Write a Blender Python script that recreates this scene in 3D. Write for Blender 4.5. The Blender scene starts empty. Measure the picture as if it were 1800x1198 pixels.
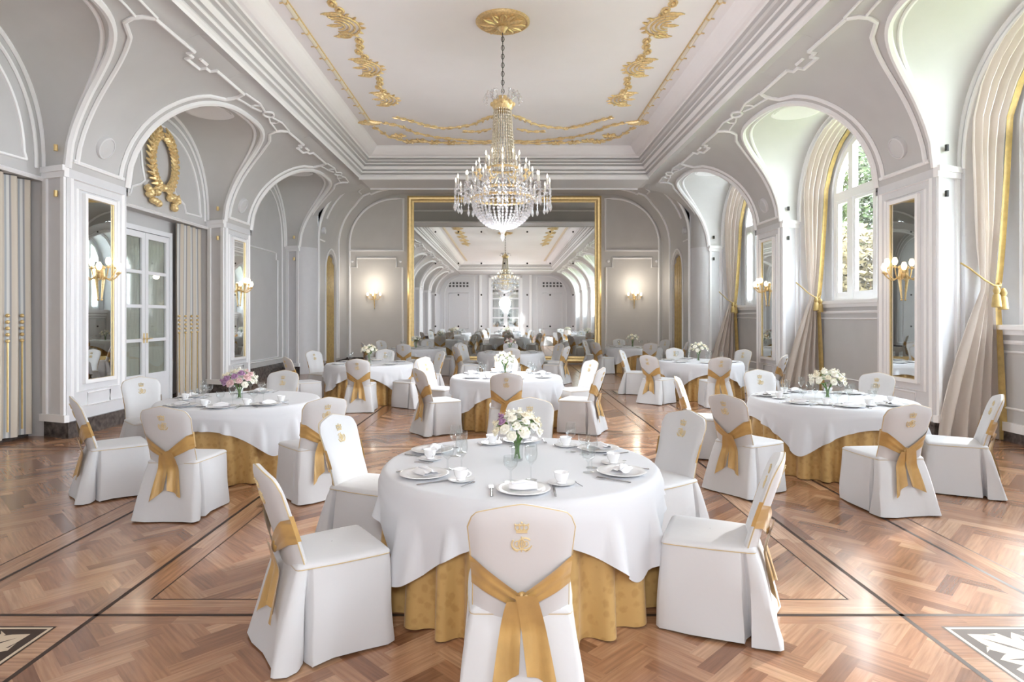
import bpy, bmesh, math, random
import numpy as np
from mathutils import Vector, Matrix
from mathutils.geometry import tessellate_polygon
random.seed(7)
PI = math.pi
sc = bpy.context.scene
COL = sc.collection
CX = 0.07          # the camera stands 7 cm right of the hall's centre line

# ------------------------------------------------------------------ materials
def nt(name):
    m = bpy.data.materials.new(name); m.use_nodes = True
    t = m.node_tree; b = t.nodes['Principled BSDF']
    return m, t, b

def pbr(name, col, rough=0.5, metal=0.0, noise=0.0, nscale=8.0, bump=0.0, bscale=60.0, sheen=0.0, coat=0.0, spec=0.5, trans=0.0):
    m, t, b = nt(name)
    b.inputs['Base Color'].default_value = (*col, 1)
    b.inputs['Roughness'].default_value = rough
    b.inputs['Metallic'].default_value = metal
    b.inputs['Specular IOR Level'].default_value = spec
    b.inputs['Sheen Weight'].default_value = sheen
    b.inputs['Coat Weight'].default_value = coat
    b.inputs['Transmission Weight'].default_value = trans
    tc = t.nodes.new('ShaderNodeTexCoord')
    if noise > 0:
        n = t.nodes.new('ShaderNodeTexNoise'); n.inputs['Scale'].default_value = nscale; n.inputs['Detail'].default_value = 4
        t.links.new(tc.outputs['Object'], n.inputs['Vector'])
        r = t.nodes.new('ShaderNodeValToRGB')
        r.color_ramp.elements[0].position = .3; r.color_ramp.elements[1].position = .7
        r.color_ramp.elements[0].color = (*[c*(1-noise) for c in col], 1)
        r.color_ramp.elements[1].color = (*[min(1, c*(1+noise*.6)) for c in col], 1)
        t.links.new(n.outputs['Fac'], r.inputs['Fac']); t.links.new(r.outputs['Color'], b.inputs['Base Color'])
    if bump > 0:
        n2 = t.nodes.new('ShaderNodeTexNoise'); n2.inputs['Scale'].default_value = bscale; n2.inputs['Detail'].default_value = 3
        t.links.new(tc.outputs['Object'], n2.inputs['Vector'])
        bp = t.nodes.new('ShaderNodeBump'); bp.inputs['Strength'].default_value = bump; bp.inputs['Distance'].default_value = .01
        t.links.new(n2.outputs['Fac'], bp.inputs['Height']); t.links.new(bp.outputs['Normal'], b.inputs['Normal'])
    return m

def glassy(name, tint, transp, diffuse=0.0, rough=.03):
    """clear thin glass or crystal: see-through, glossy and a little milky"""
    m = bpy.data.materials.new(name); m.use_nodes = True
    t = m.node_tree; t.nodes.clear()
    out = t.nodes.new('ShaderNodeOutputMaterial')
    tr = t.nodes.new('ShaderNodeBsdfTransparent'); tr.inputs['Color'].default_value = (*tint, 1)
    gl = t.nodes.new('ShaderNodeBsdfGlossy'); gl.inputs['Roughness'].default_value = rough
    df = t.nodes.new('ShaderNodeBsdfDiffuse'); df.inputs['Color'].default_value = (.9, .9, .9, 1)
    lw = t.nodes.new('ShaderNodeLayerWeight'); lw.inputs['Blend'].default_value = .5
    pw = t.nodes.new('ShaderNodeMath'); pw.operation = 'POWER'; pw.inputs[1].default_value = 3.0
    t.links.new(lw.outputs['Facing'], pw.inputs[0])
    fr = t.nodes.new('ShaderNodeMath'); fr.operation = 'MULTIPLY_ADD'; fr.inputs[1].default_value = .55; fr.inputs[2].default_value = .05
    t.links.new(pw.outputs[0], fr.inputs[0])
    m0 = t.nodes.new('ShaderNodeMixShader'); m0.inputs['Fac'].default_value = diffuse
    t.links.new(gl.outputs[0], m0.inputs[1]); t.links.new(df.outputs[0], m0.inputs[2])
    mx = t.nodes.new('ShaderNodeMixShader')
    if transp is None:
        t.links.new(fr.outputs[0], mx.inputs['Fac'])
    else:
        mx.inputs['Fac'].default_value = 1-transp
    t.links.new(tr.outputs[0], mx.inputs[1]); t.links.new(m0.outputs[0], mx.inputs[2])
    t.links.new(mx.outputs[0], out.inputs['Surface'])
    return m

def emis(name, col, strength):
    m, t, b = nt(name)
    b.inputs['Base Color'].default_value = (.9, .85, .75, 1)
    b.inputs['Emission Color'].default_value = (*col, 1)
    b.inputs['Emission Strength'].default_value = strength
    return m

def cloth_two_side(name, col, trans=.35):
    m = bpy.data.materials.new(name); m.use_nodes = True
    t = m.node_tree; t.nodes.clear()
    out = t.nodes.new('ShaderNodeOutputMaterial')
    d = t.nodes.new('ShaderNodeBsdfDiffuse'); d.inputs['Color'].default_value = (*col, 1)
    l = t.nodes.new('ShaderNodeBsdfTranslucent'); l.inputs['Color'].default_value = (*col, 1)
    mx = t.nodes.new('ShaderNodeMixShader'); mx.inputs['Fac'].default_value = trans
    t.links.new(d.outputs[0], mx.inputs[1]); t.links.new(l.outputs[0], mx.inputs[2]); t.links.new(mx.outputs[0], out.inputs['Surface'])
    return m

M = {}
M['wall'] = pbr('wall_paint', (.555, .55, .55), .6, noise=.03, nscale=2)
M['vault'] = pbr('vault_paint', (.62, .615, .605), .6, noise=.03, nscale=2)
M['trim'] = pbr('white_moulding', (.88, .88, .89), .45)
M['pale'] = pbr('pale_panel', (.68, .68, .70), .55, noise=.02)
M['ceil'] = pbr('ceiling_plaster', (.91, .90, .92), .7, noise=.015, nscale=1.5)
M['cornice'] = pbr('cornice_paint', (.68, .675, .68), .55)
M['gold'] = pbr('gilding', (.86, .66, .34), .36, metal=.5, noise=.22, nscale=25)
M['goldframe'] = pbr('gilt_frame', (.80, .60, .28), .36, metal=.6, noise=.1, nscale=12)
M['mirror'] = pbr('mirror_silvering', (.86, .89, .885), .015, metal=1.0)
M['marble'] = pbr('dark_marble', (.10, .085, .08), .25, noise=.6, nscale=14)
M['linen'] = pbr('white_linen', (.63, .635, .66), .85, bump=.04, bscale=9, sheen=.1)
M['cover'] = pbr('white_slipcover', (.59, .59, .60), .6, bump=.22, bscale=9, sheen=.2)
M['sash'] = pbr('gold_satin', (.50, .31, .105), .38, metal=.12, noise=.14, nscale=10, bump=.12, bscale=25, sheen=.3)
M['piping'] = pbr('gold_piping', (.55, .43, .24), .5)
M['thread'] = pbr('gold_thread', (.66, .53, .30), .55)
M['porcelain'] = pbr('white_porcelain', (.85, .85, .86), .15, coat=.3)
M['napkin'] = pbr('napkin_linen', (.80, .80, .82), .85)
M['silver'] = pbr('silver_cutlery', (.55, .55, .56), .18, metal=1.0)
M['glass'] = glassy('clear_glass', (.97, .98, .98), None)
M['pane'] = glassy('window_glass', (.97, .98, .98), None)
M['crystal'] = glassy('cut_crystal', (.95, .95, .97), .58, .22, .08)
M['green'] = pbr('stem_green', (.12, .22, .06), .6, noise=.3, nscale=30)
M['leaf'] = pbr('leaf_green', (.16, .28, .08), .6, noise=.35, nscale=18)
M['petalw'] = pbr('white_petal', (.86, .84, .74), .7, noise=.06, nscale=40)
M['petalc'] = pbr('cream_petal', (.84, .78, .62), .7, noise=.08, nscale=40)
M['petalp'] = pbr('mauve_petal', (.42, .24, .40), .7, noise=.2, nscale=40)
M['petalk'] = pbr('pink_petal', (.72, .5, .5), .7, noise=.12, nscale=40)
M['beige'] = cloth_two_side('beige_drape', (.80, .735, .68), .35)
M['golddrape'] = pbr('gold_drape', (.45, .31, .10), .5, noise=.2, nscale=12, sheen=.2)
M['sheer'] = cloth_two_side('white_sheer', (.9, .9, .9), .6)
M['bulb'] = emis('lit_bulb', (1, .90, .74), 1.6)
M['shade'] = emis('lit_shade', (1, .84, .60), 1.0)
M['candle'] = pbr('ivory_candle', (.74, .71, .64), .4)
M['black'] = pbr('black_metal', (.03, .03, .03), .4)
M['grille'] = pbr('speaker_grille', (.62, .62, .63), .6)
M['ground'] = pbr('garden_lawn', (.20, .24, .10), .9, noise=.3, nscale=3)
M['hedge'] = pbr('hedge_leaves', (.045, .07, .018), .7, noise=.5, nscale=2.5)
M['autumn'] = pbr('autumn_leaves', (.12, .09, .032), .7, noise=.45, nscale=4)
M['bark'] = pbr('bark', (.16, .11, .08), .9, noise=.3, nscale=9)
M['doorw'] = pbr('door_white', (.78, .79, .82), .4)
M['doordrape'] = pbr('door_drape', (.36, .37, .31), .8)
M['inlaydark'] = pbr('dark_inlay', (.05, .03, .022), .45, spec=.15)
M['inlaypale'] = pbr('pale_inlay', (.58, .47, .35), .45, spec=.2)

def damask():
    m, t, b = nt('gold_damask')
    tc = t.nodes.new('ShaderNodeTexCoord')
    v = t.nodes.new('ShaderNodeTexVoronoi'); v.inputs['Scale'].default_value = 19
    n = t.nodes.new('ShaderNodeTexNoise'); n.inputs['Scale'].default_value = 22; n.inputs['Detail'].default_value = 5
    t.links.new(tc.outputs['Object'], v.inputs['Vector']); t.links.new(tc.outputs['Object'], n.inputs['Vector'])
    a = t.nodes.new('ShaderNodeMath'); a.operation = 'ADD'
    t.links.new(v.outputs['Distance'], a.inputs[0]); t.links.new(n.outputs['Fac'], a.inputs[1])
    r = t.nodes.new('ShaderNodeValToRGB')
    r.color_ramp.elements[0].position = .72; r.color_ramp.elements[1].position = .95
    r.color_ramp.elements[0].color = (.47, .285, .095, 1); r.color_ramp.elements[1].color = (.545, .345, .125, 1)
    t.links.new(a.outputs[0], r.inputs['Fac']); t.links.new(r.outputs['Color'], b.inputs['Base Color'])
    b.inputs['Roughness'].default_value = .42; b.inputs['Sheen Weight'].default_value = .2; b.inputs['Metallic'].default_value = .08
    return m
M['damask'] = damask()

def striped():
    m, t, b = nt('striped_drape')
    tc = t.nodes.new('ShaderNodeTexCoord'); sp = t.nodes.new('ShaderNodeSeparateXYZ')
    t.links.new(tc.outputs['UV'], sp.inputs[0])
    mu = t.nodes.new('ShaderNodeMath'); mu.operation = 'FRACT'; t.links.new(sp.outputs['X'], mu.inputs[0])
    r = t.nodes.new('ShaderNodeValToRGB'); r.color_ramp.interpolation = 'CONSTANT'
    e = r.color_ramp.elements
    e[0].position = 0; e[0].color = (.50, .44, .37, 1)
    e[1].position = .55; e[1].color = (.36, .38, .40, 1)
    for p, c in ((.63, (.62, .62, .60)), (.72, (.30, .30, .31)), (.78, (.55, .49, .41))):
        q = e.new(p); q.color = (*c, 1)
    t.links.new(mu.outputs[0], r.inputs['Fac']); t.links.new(r.outputs['Color'], b.inputs['Base Color'])
    b.inputs['Roughness'].default_value = .75
    return m
M['striped'] = striped()

def parquet():
    m, t, b = nt('oak_parquet')
    at = t.nodes.new('ShaderNodeAttribute'); at.attribute_name = 'tone'
    tc = t.nodes.new('ShaderNodeTexCoord')
    uv = t.nodes.new('ShaderNodeMapping'); uv.inputs['Scale'].default_value = (1.6, 26, 1)
    t.links.new(tc.outputs['UV'], uv.inputs['Vector'])
    n = t.nodes.new('ShaderNodeTexNoise'); n.inputs['Scale'].default_value = 2.2; n.inputs['Detail'].default_value = 6
    t.links.new(uv.outputs[0], n.inputs['Vector'])
    r = t.nodes.new('ShaderNodeValToRGB')
    e = r.color_ramp.elements
    e[0].position = 0; e[0].color = (.19, .080, .040, 1); e[1].position = 1; e[1].color = (.56, .34, .205, 1)
    q = e.new(.5); q.color = (.37, .185, .10, 1)
    t.links.new(at.outputs['Fac'], r.inputs['Fac'])
    g = t.nodes.new('ShaderNodeValToRGB'); g.color_ramp.elements[0].color = (.66, .64, .62, 1); g.color_ramp.elements[1].color = (1.1, 1.1, 1.1, 1)
    g.color_ramp.elements[0].position = .3; g.color_ramp.elements[1].position = .7
    t.links.new(n.outputs['Fac'], g.inputs['Fac'])
    mx = t.nodes.new('ShaderNodeMix'); mx.data_type = 'RGBA'; mx.blend_type = 'MULTIPLY'; mx.inputs['Factor'].default_value = 1
    t.links.new(r.outputs['Color'], mx.inputs['A']); t.links.new(g.outputs['Color'], mx.inputs['B'])
    t.links.new(mx.outputs['Result'], b.inputs['Base Color'])
    b.inputs['Roughness'].default_value = .24
    b.inputs['Coat Weight'].default_value = .25; b.inputs['Coat Roughness'].default_value = .12
    b.inputs['Specular IOR Level'].default_value = .6
    return m
M['parquet'] = parquet()

# ------------------------------------------------------------------ mesh builder
class MB:
    def __init__(s): s.v = []; s.f = []; s.mi = []; s.cur = 0; s.uv = {}
    def add(s, vs, fs):
        b = len(s.v); s.v += [tuple(p) for p in vs]
        for f in fs: s.f.append(tuple(b+i for i in f)); s.mi.append(s.cur)
    def box(s, x0, x1, y0, y1, z0, z1):
        s.add([(x0,y0,z0),(x1,y0,z0),(x1,y1,z0),(x0,y1,z0),(x0,y0,z1),(x1,y0,z1),(x1,y1,z1),(x0,y1,z1)],
              [(0,3,2,1),(4,5,6,7),(0,1,5,4),(1,2,6,5),(2,3,7,6),(3,0,4,7)])
    def grid(s, P, closed_u=False, closed_v=False):
        """P[i][j] -> point"""
        n, m = len(P), len(P[0])
        vs = [p for row in P for p in row]; fs = []
        for i in range(n if closed_u else n-1):
            for j in range(m if closed_v else m-1):
                a = i*m+j; b_ = i*m+(j+1) % m; c = ((i+1) % n)*m+(j+1) % m; d = ((i+1) % n)*m+j
                fs.append((a, b_, c, d))
        s.add(vs, fs)
    def tube(s, pts, r, n=6, closed=False, flat=None):
        """round tube along a polyline; r a number or a function of t in 0..1; flat=(axis Vector, factor) squashes it along an axis"""
        pts = [Vector(p) for p in pts]; N = len(pts)
        if N < 2: return
        rings = []; up = None
        for i, p in enumerate(pts):
            if closed: d = pts[(i+1) % N]-pts[i-1]
            else: d = pts[min(i+1, N-1)]-pts[max(i-1, 0)]
            if d.length < 1e-9: d = Vector((0, 0, 1))
            d.normalize()
            if up is None:
                up = Vector((0, 0, 1)) if abs(d.z) < .9 else Vector((1, 0, 0))
            a = d.cross(up)
            if a.length < 1e-4: a = d.orthogonal()
            a.normalize(); b = a.cross(d); b.normalize(); up = b
            rr = r(i/(N-1)) if callable(r) else r
            ring = []
            for k in range(n):
                o = (a*math.cos(2*PI*k/n)+b*math.sin(2*PI*k/n))*rr
                if flat is not None: o = o-flat[0]*(o.dot(flat[0])*(1-flat[1]))
                ring.append(p+o)
            rings.append(ring)
        s.grid(rings, closed_u=closed, closed_v=True)
        if not closed:
            b0 = len(s.v)-N*n
            s.f.append(tuple(b0+k for k in range(n-1, -1, -1))); s.mi.append(s.cur)
            s.f.append(tuple(b0+(N-1)*n+k for k in range(n))); s.mi.append(s.cur)
    def lathe(s, prof, n=24, c=(0,0,0), M4=None):
        P = []
        for r, z in prof:
            P.append([(c[0]+r*math.cos(2*PI*k/n), c[1]+r*math.sin(2*PI*k/n), c[2]+z) for k in range(n)])
        if M4 is not None: P = [[tuple(M4 @ Vector(p)) for p in row] for row in P]
        s.grid(P, closed_v=True)
    def ball(s, c, r, n=8, m=6, sc3=(1,1,1)):
        pr = []
        for i in range(m+1):
            a = -PI/2+PI*i/m
            pr.append((max(math.cos(a), 1e-3), math.sin(a)))
        P = [[(c[0]+r*sc3[0]*q*math.cos(2*PI*k/n), c[1]+r*sc3[1]*q*math.sin(2*PI*k/n), c[2]+r*sc3[2]*z) for k in range(n)] for q, z in pr]
        s.grid(P, closed_v=True)
    def poly(s, loops, to3):
        """flat face with holes; loops: outer first, 2-D points; to3 maps (a, b) to a point"""
        L3 = [[Vector((a, b, 0)) for a, b in lp] for lp in loops]
        flat = [p for lp in loops for p in lp]
        tris = tessellate_polygon(L3)
        s.add([to3(a, b) for a, b in flat], [tuple(t) for t in tris])
    def prism(s, pts, to3a, to3b):
        n = len(pts)
        va = [to3a(a, b) for a, b in pts]; vb = [to3b(a, b) for a, b in pts]
        tr = tessellate_polygon([[Vector((a, b, 0)) for a, b in pts]])
        s.add(va+vb, [tuple(t) for t in tr]+[tuple(n+i for i in reversed(t)) for t in tr]+[(i, (i+1) % n, n+(i+1) % n, n+i) for i in range(n)])
    def obj(s, name, mats, parent=None, smooth=True, angle=40, recalc=True):
        me = bpy.data.meshes.new(name)
        me.from_pydata(s.v, [], s.f)
        mats = mats if isinstance(mats, (list, tuple)) else [mats]
        for m in mats: me.materials.append(m)
        for p, i in zip(me.polygons, s.mi): p.material_index = min(i, len(mats)-1)
        if recalc:
            bm = bmesh.new(); bm.from_mesh(me)
            bmesh.ops.recalc_face_normals(bm, faces=bm.faces); bm.to_mesh(me); bm.free()
        if smooth:
            me.shade_smooth()
            try: me.set_sharp_from_angle(angle=math.radians(angle))
            except Exception: pass
        o = bpy.data.objects.new(name, me); COL.objects.link(o)
        if parent is not None: o.parent = parent
        return o

def empty(name, loc=(0,0,0), rz=0):
    o = bpy.data.objects.new(name, None); COL.objects.link(o)
    o.location = loc; o.rotation_euler = (0, 0, rz); o.empty_display_size = .1
    return o
def tag(o, label, cat, group=None, kind=None):
    o['label'] = label; o['category'] = cat
    if group: o['group'] = group
    if kind: o['kind'] = kind
    return o
def struct(o, label=None, cat=None):
    o['kind'] = 'structure'
    if label: o['label'] = label
    if cat: o['category'] = cat
    return o
KIDS = {}
def dup(root, loc, rz=0):
    if root.name not in KIDS:
        KIDS[root.name] = [(c, list(c.children)) for c in root.children]
    r = root.copy(); COL.objects.link(r); r.location = loc; r.rotation_euler = (0, 0, rz)
    for c, gs in KIDS[root.name]:
        d = c.copy(); COL.objects.link(d); d.parent = r
        for g in gs:
            e = g.copy(); COL.objects.link(e); e.parent = d
    return r

def lerp(a, b, t): return a+(b-a)*t
def smooth(t): t = max(0, min(1, t)); return t*t*(3-2*t)

# ------------------------------------------------------------------ the hall: measures
# section of the side wall above the capitals: (distance from the centre line, height), curling over into the room
PRF = [(6.03,3.75),(6.02,3.95),(5.955,4.2),(5.855,4.45),(5.68,4.74),(5.47,4.98),(5.27,5.155),(5.06,5.305),(4.83,5.42),(4.62,5.485),(4.42,5.515),(4.36,5.525),(4.31,5.56),(4.22,5.595),(4.12,5.60),(4.05,5.575)]
def _dense():
    P = []
    for i in range(len(PRF)-1):
        p0, p1, p2, p3 = PRF[max(i-1, 0)], PRF[i], PRF[i+1], PRF[min(i+2, len(PRF)-1)]
        for k in range(6):
            t = k/6
            P.append(tuple(.5*(2*p1[j]+(p2[j]-p0[j])*t+(2*p0[j]-5*p1[j]+4*p2[j]-p3[j])*t*t+(3*p1[j]-p0[j]-3*p2[j]+p3[j])*t**3) for j in (0, 1)))
    P.append(PRF[-1]); L = [0]
    for i in range(1, len(P)): L.append(L[-1]+math.dist(P[i-1], P[i]))
    return P, L
PD, PL = _dense()
STOP = PL[-1]
def S(q):
    q = max(0, min(STOP, q))
    for i in range(len(PL)-1):
        if q <= PL[i+1]:
            t = (q-PL[i])/(PL[i+1]-PL[i]); return lerp(PD[i][0], PD[i+1][0], t), lerp(PD[i][1], PD[i+1][1], t)
    return PD[-1]
def sig_d(d):
    """place along the section where it is d from the centre line (upper part)"""
    for i in range(len(PD)-1, 0, -1):
        if PD[i][0] <= d <= PD[i-1][0]: return lerp(PL[i], PL[i-1], (d-PD[i][0])/(PD[i-1][0]-PD[i][0]))
    return 0
def sig_h(h):
    for i in range(1, len(PD)):
        if PD[i][1] >= h: return lerp(PL[i-1], PL[i], (h-PD[i-1][1])/(PD[i][1]-PD[i-1][1]))
    return STOP
def cove(h): return 6.03 if h <= 3.75 else S(sig_h(h))[0]
TOP = 5.575; CEIL = 6.34; YE = 22.3; YB = -13.0; YC0 = 17.6; YCB = YB+4.7; YP = 18.96
BAYS = [11.8+4.87*k for k in (1, 0, -1, -2, -3, -4)]
AW = 1.75; EXPO = 2.8; SA = sig_d(4.76)
DB = 6.47; DL = 6.72; SB = 1.92
def rimA(c, t, k=0.0):
    """point of the room arch: (along the hall, place on the section)"""
    co, si = math.cos(t), max(0, math.sin(t))
    return c+(AW+k)*math.copysign(abs(co)**(2/EXPO), co), (SA+k)*si**(2/EXPO)
def rimB(c, t, w=1.92, r=1.93):
    co, si = math.cos(t), max(0, math.sin(t)); e = 2/2.3
    return c+w*math.copysign(abs(co)**e, co), 3.75+r*si**e
def arch_s(dy):
    q = 1-abs(dy/AW)**EXPO
    return SA*max(q, 0)**(1/EXPO)
TS = [PI*i/40 for i in range(41)]
BARREL = [(5.63, 4.1)]+[(3.68+1.95*math.cos(k*PI/28), 4.1+1.95*math.sin(k*PI/28)) for k in range(1, 15)]+[(0, 6.05)]
NV = 20

def side_walls(s):
    nm = 'left' if s < 0 else 'right'
    w = MB()      # mats: 0 wall, 1 vault, 2 pale
    def p(d, y, h): return (s*d, y, h)
    # piers and spandrels
    ends = []
    edges = [YB]
    for c in sorted(BAYS): edges += [c-AW, c+AW]
    piers = []
    e = sorted(edges)
    for i in range(0, len(e), 2):
        y0 = e[i]; y1 = e[i+1] if i+1 < len(e) else None
        if y1 is not None: piers.append((y0, y1))
    for (y0, y1) in piers:
        w.cur = 2
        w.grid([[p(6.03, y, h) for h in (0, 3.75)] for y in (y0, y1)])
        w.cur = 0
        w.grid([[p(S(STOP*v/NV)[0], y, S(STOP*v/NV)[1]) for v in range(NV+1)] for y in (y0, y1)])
    for c in BAYS:
        w.cur = 0
        cols = []
        for i in range(49):
            y = c-AW*math.cos(PI*i/48); a = arch_s(y-c)
            col = []
            for v in range(NV+1):
                d_, h_ = S(lerp(a, STOP, v/NV)); col.append(p(d_, y, h_))
            cols.append(col)
        w.grid(cols)
        # vault between the room arch and the lunette arch
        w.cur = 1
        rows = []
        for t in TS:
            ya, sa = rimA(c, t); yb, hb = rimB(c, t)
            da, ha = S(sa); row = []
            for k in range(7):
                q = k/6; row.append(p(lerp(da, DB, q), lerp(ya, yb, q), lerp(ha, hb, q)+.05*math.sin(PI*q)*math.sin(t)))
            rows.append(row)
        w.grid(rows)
        # slanted pilaster strips below the arch foot
        w.cur = 2
        for sg in (-1, 1):
            w.grid([[p(6.03, c+sg*AW, 0), p(6.03, c+sg*AW, 3.75)], [p(DB, c+sg*SB, 0), p(DB, c+sg*SB, 3.75)]])
    # pier at the end: steps in to d=5.63 beyond the last bay
    ye = BAYS[0]+AW
    def d3(d): return min(5.63, d)
    pts = [(6.03, h) for h in (0, 1, 2, 3)]+[S(STOP*v/NV) for v in range(NV+1)]
    cols = []
    for i in range(9):
        q = i/8; y = ye+.53*(1-math.cos(q*PI/2)); f = math.sin(q*PI/2)
        cols.append([p(lerp(d_, d3(d_), f), y, h_) for d_, h_ in pts])
    w.cur = 2
    w.grid([cc[:5] for cc in cols]); w.cur = 0; w.grid([cc[4:] for cc in cols])
    yp = ye+.53
    # the lower end space: a round-cornered vault from the end pier to the end wall
    w.cur = 0
    w.grid([[p(d_, y, h_) for d_, h_ in BARREL] for y in (yp, YE)])
    w.grid([[p(7.2, yp+.01, h_), p(d_, yp+.01, h_)] for d_, h_ in [(5.63, 0)]+BARREL[:-1]])
    w.poly([[(7.2, 7.0), (0, 7.0)]+BARREL[::-1][:-1]+[(5.63, 4.1), (7.2, 4.1)]], lambda a, b: p(a, yp+.012, b)) if False else None
    n_ = len(BARREL)
    w.grid([[p(d_, yp+.01, h_), p(d_, yp+.01, 7.0)] for d_, h_ in BARREL])
    # the face that closes the end vault down to the soffit
    def hb(d): return 6.05 if d <= 3.68 else 4.1+1.95*math.sqrt(max(0, 1-((d-3.68)/1.95)**2))
    def hs_(d): return TOP if d <= 4.06 else S(sig_d(d))[1]
    w.grid([[p(d_, yp-.012, hs_(d_)), p(d_, yp-.012, max(hb(d_), hs_(d_))+.03)] for d_ in [0, 1, 2, 3, 3.68]+[3.68+.05*k for k in range(1, 40)]])
    nc, nw = 20.35, .56
    hole = [(nc-nw, 0.02), (nc+nw, 0.02)]+[(nc+nw*math.cos(t), 3.1+.62*math.sin(t)) for t in TS[::2]]
    w.poly([[(yp, 0), (YE, 0), (YE, 4.1), (yp, 4.1)], hole], lambda a, b: p(5.63, a, b))
    w.cur = 2
    n = len(hole)
    w.grid([[p(5.63, a, b), p(5.95, a, b)] for a, b in hole], closed_u=True)
    w.poly([hole], lambda a, b: p(5.95, a, b))
    # behind the arches
    for bi, c in enumerate(BAYS):
        if s < 0:
            w.cur = 0
            hd = 3.6
            if bi == 0:      # plain bay
                pts = [(c-SB, 0), (c+SB, 0)]+[rimB(c, t) for t in TS]
                w.poly([pts], lambda a, b: p(DB, a, b))
            else:
                pts = [(c-SB, hd), (c+SB, hd)]+[rimB(c, t) for t in TS]
                w.poly([pts], lambda a, b: p(DB, a, b))
                w.grid([[p(DB, c-SB, hd), p(DB, c+SB, hd)], [p(DL, c-SB, hd), p(DL, c+SB, hd)]])
                for yy in (c-SB, c+SB): w.grid([[p(DB, yy, 0), p(DB, yy, hd)], [p(DL, yy, 0), p(DL, yy, hd)]])
                w.grid([[p(DL, c-SB, 0), p(DL, c-SB, hd)], [p(DL, c+SB, 0), p(DL, c+SB, hd)]])
        else:
            w.cur = 2
            inner = [(c-1.80, 0), (c+1.80, 0)]+[rimB(c, t, 1.80, 1.81) for t in TS]
            outer = [(c-SB, 0), (c+SB, 0)]+[rimB(c, t) for t in TS]
            w.grid([[p(DB, *a), p(DB, *b)] for a, b in zip(outer[1:]+outer[:1], inner[1:]+inner[:1])])
            w.grid([[p(DB, *a), p(7.0, *a)] for a in inner[1:]+inner[:1]])
            w.cur = 0
            sill = 1.56 if bi == 2 else 2.0
            w.cur = 0
            w.poly([[(c-1.80, 0), (c+1.80, 0), (c+1.80, sill-.04), (c-1.80, sill-.04)]], lambda a, b: p(6.86, a, b))
            w.cur = 2
            hole = win_outline(c, sill)
            w.poly([inner, hole], lambda a, b: p(7.0, a, b))
            w.grid([[p(7.0, *a), p(7.22, *a)] for a in hole], closed_u=True)
    o = w.obj('wall_'+nm, [M['wall'], M['vault'], M['pale']], recalc=False, angle=30)
    struct(o)

def win_outline(c, sill, k=0.0):
    W = 1.52-k
    return [(c-W, sill+k), (c+W, sill+k)]+[(c+W*math.cos(t), 4.25+(1.20-k)*math.sin(t)) for t in TS]

side_walls(-1); side_walls(1)

# end wall, back wall
w = MB(); w.poly([[(-7.2, 0), (7.2, 0), (7.2, 7.6), (-7.2, 7.6)]], lambda a, b: (a, YE, b))
struct(w.obj('wall_end', pbr('end_wall_lightened', (.62, .60, .575), .6, noise=.03, nscale=2), recalc=False))  # wall paint made lighter, colour standing in for light missing at this end
w = MB(); w.poly([[(-7.2, 0), (7.2, 0), (7.2, 7.6), (-7.2, 7.6)]], lambda a, b: (a, YB, b))
struct(w.obj('wall_back', M['pale'], recalc=False))

# ceiling and cornice
w = MB(); w.poly([[(-3.5, YCB-.2), (3.5, YCB-.2), (3.5, YC0), (-3.5, YC0)]], lambda a, b: (a, b, CEIL))
struct(w.obj('ceiling', M['ceil'], recalc=False))
prof0 = [(0, 0), (.012, .06), (.05, .10), (.05, .13), (.00, .155), (.10, .18), (.12, .22), (.12, .245), (.06, .27), (.15, .29), (.20, .38), (.20, .40), (.13, .43), (.24, .455), (.26, .485), (.20, .51),
        (.32, .54), (.35, .585), (.28, .61), (.385, .64), (.40, .68), (.47, .70), (.53, .735), (.60, .80), (.66, .87), (.70, .93), (.74, .97)]
prof = [(a_*.615/.74, TOP+b_*(CEIL-TOP)/.97) for a_, b_ in prof0]
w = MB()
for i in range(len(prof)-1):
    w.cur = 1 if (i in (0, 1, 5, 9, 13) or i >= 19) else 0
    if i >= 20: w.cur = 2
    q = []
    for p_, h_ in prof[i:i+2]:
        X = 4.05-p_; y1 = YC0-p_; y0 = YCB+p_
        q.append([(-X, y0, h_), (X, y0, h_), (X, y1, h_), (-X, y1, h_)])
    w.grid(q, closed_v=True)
w.cur = 0
for ya, yb in ((YC0, YP-.005), (YB, YCB)):
    n_ = 12
    w.grid([[(x, lerp(ya, yb, k/n_), TOP) for x in (-4.06, 4.06)] for k in range(n_+1)])
struct(w.obj('trim_1', [M['cornice'], M['trim'], M['ceil']], angle=25))

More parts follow.
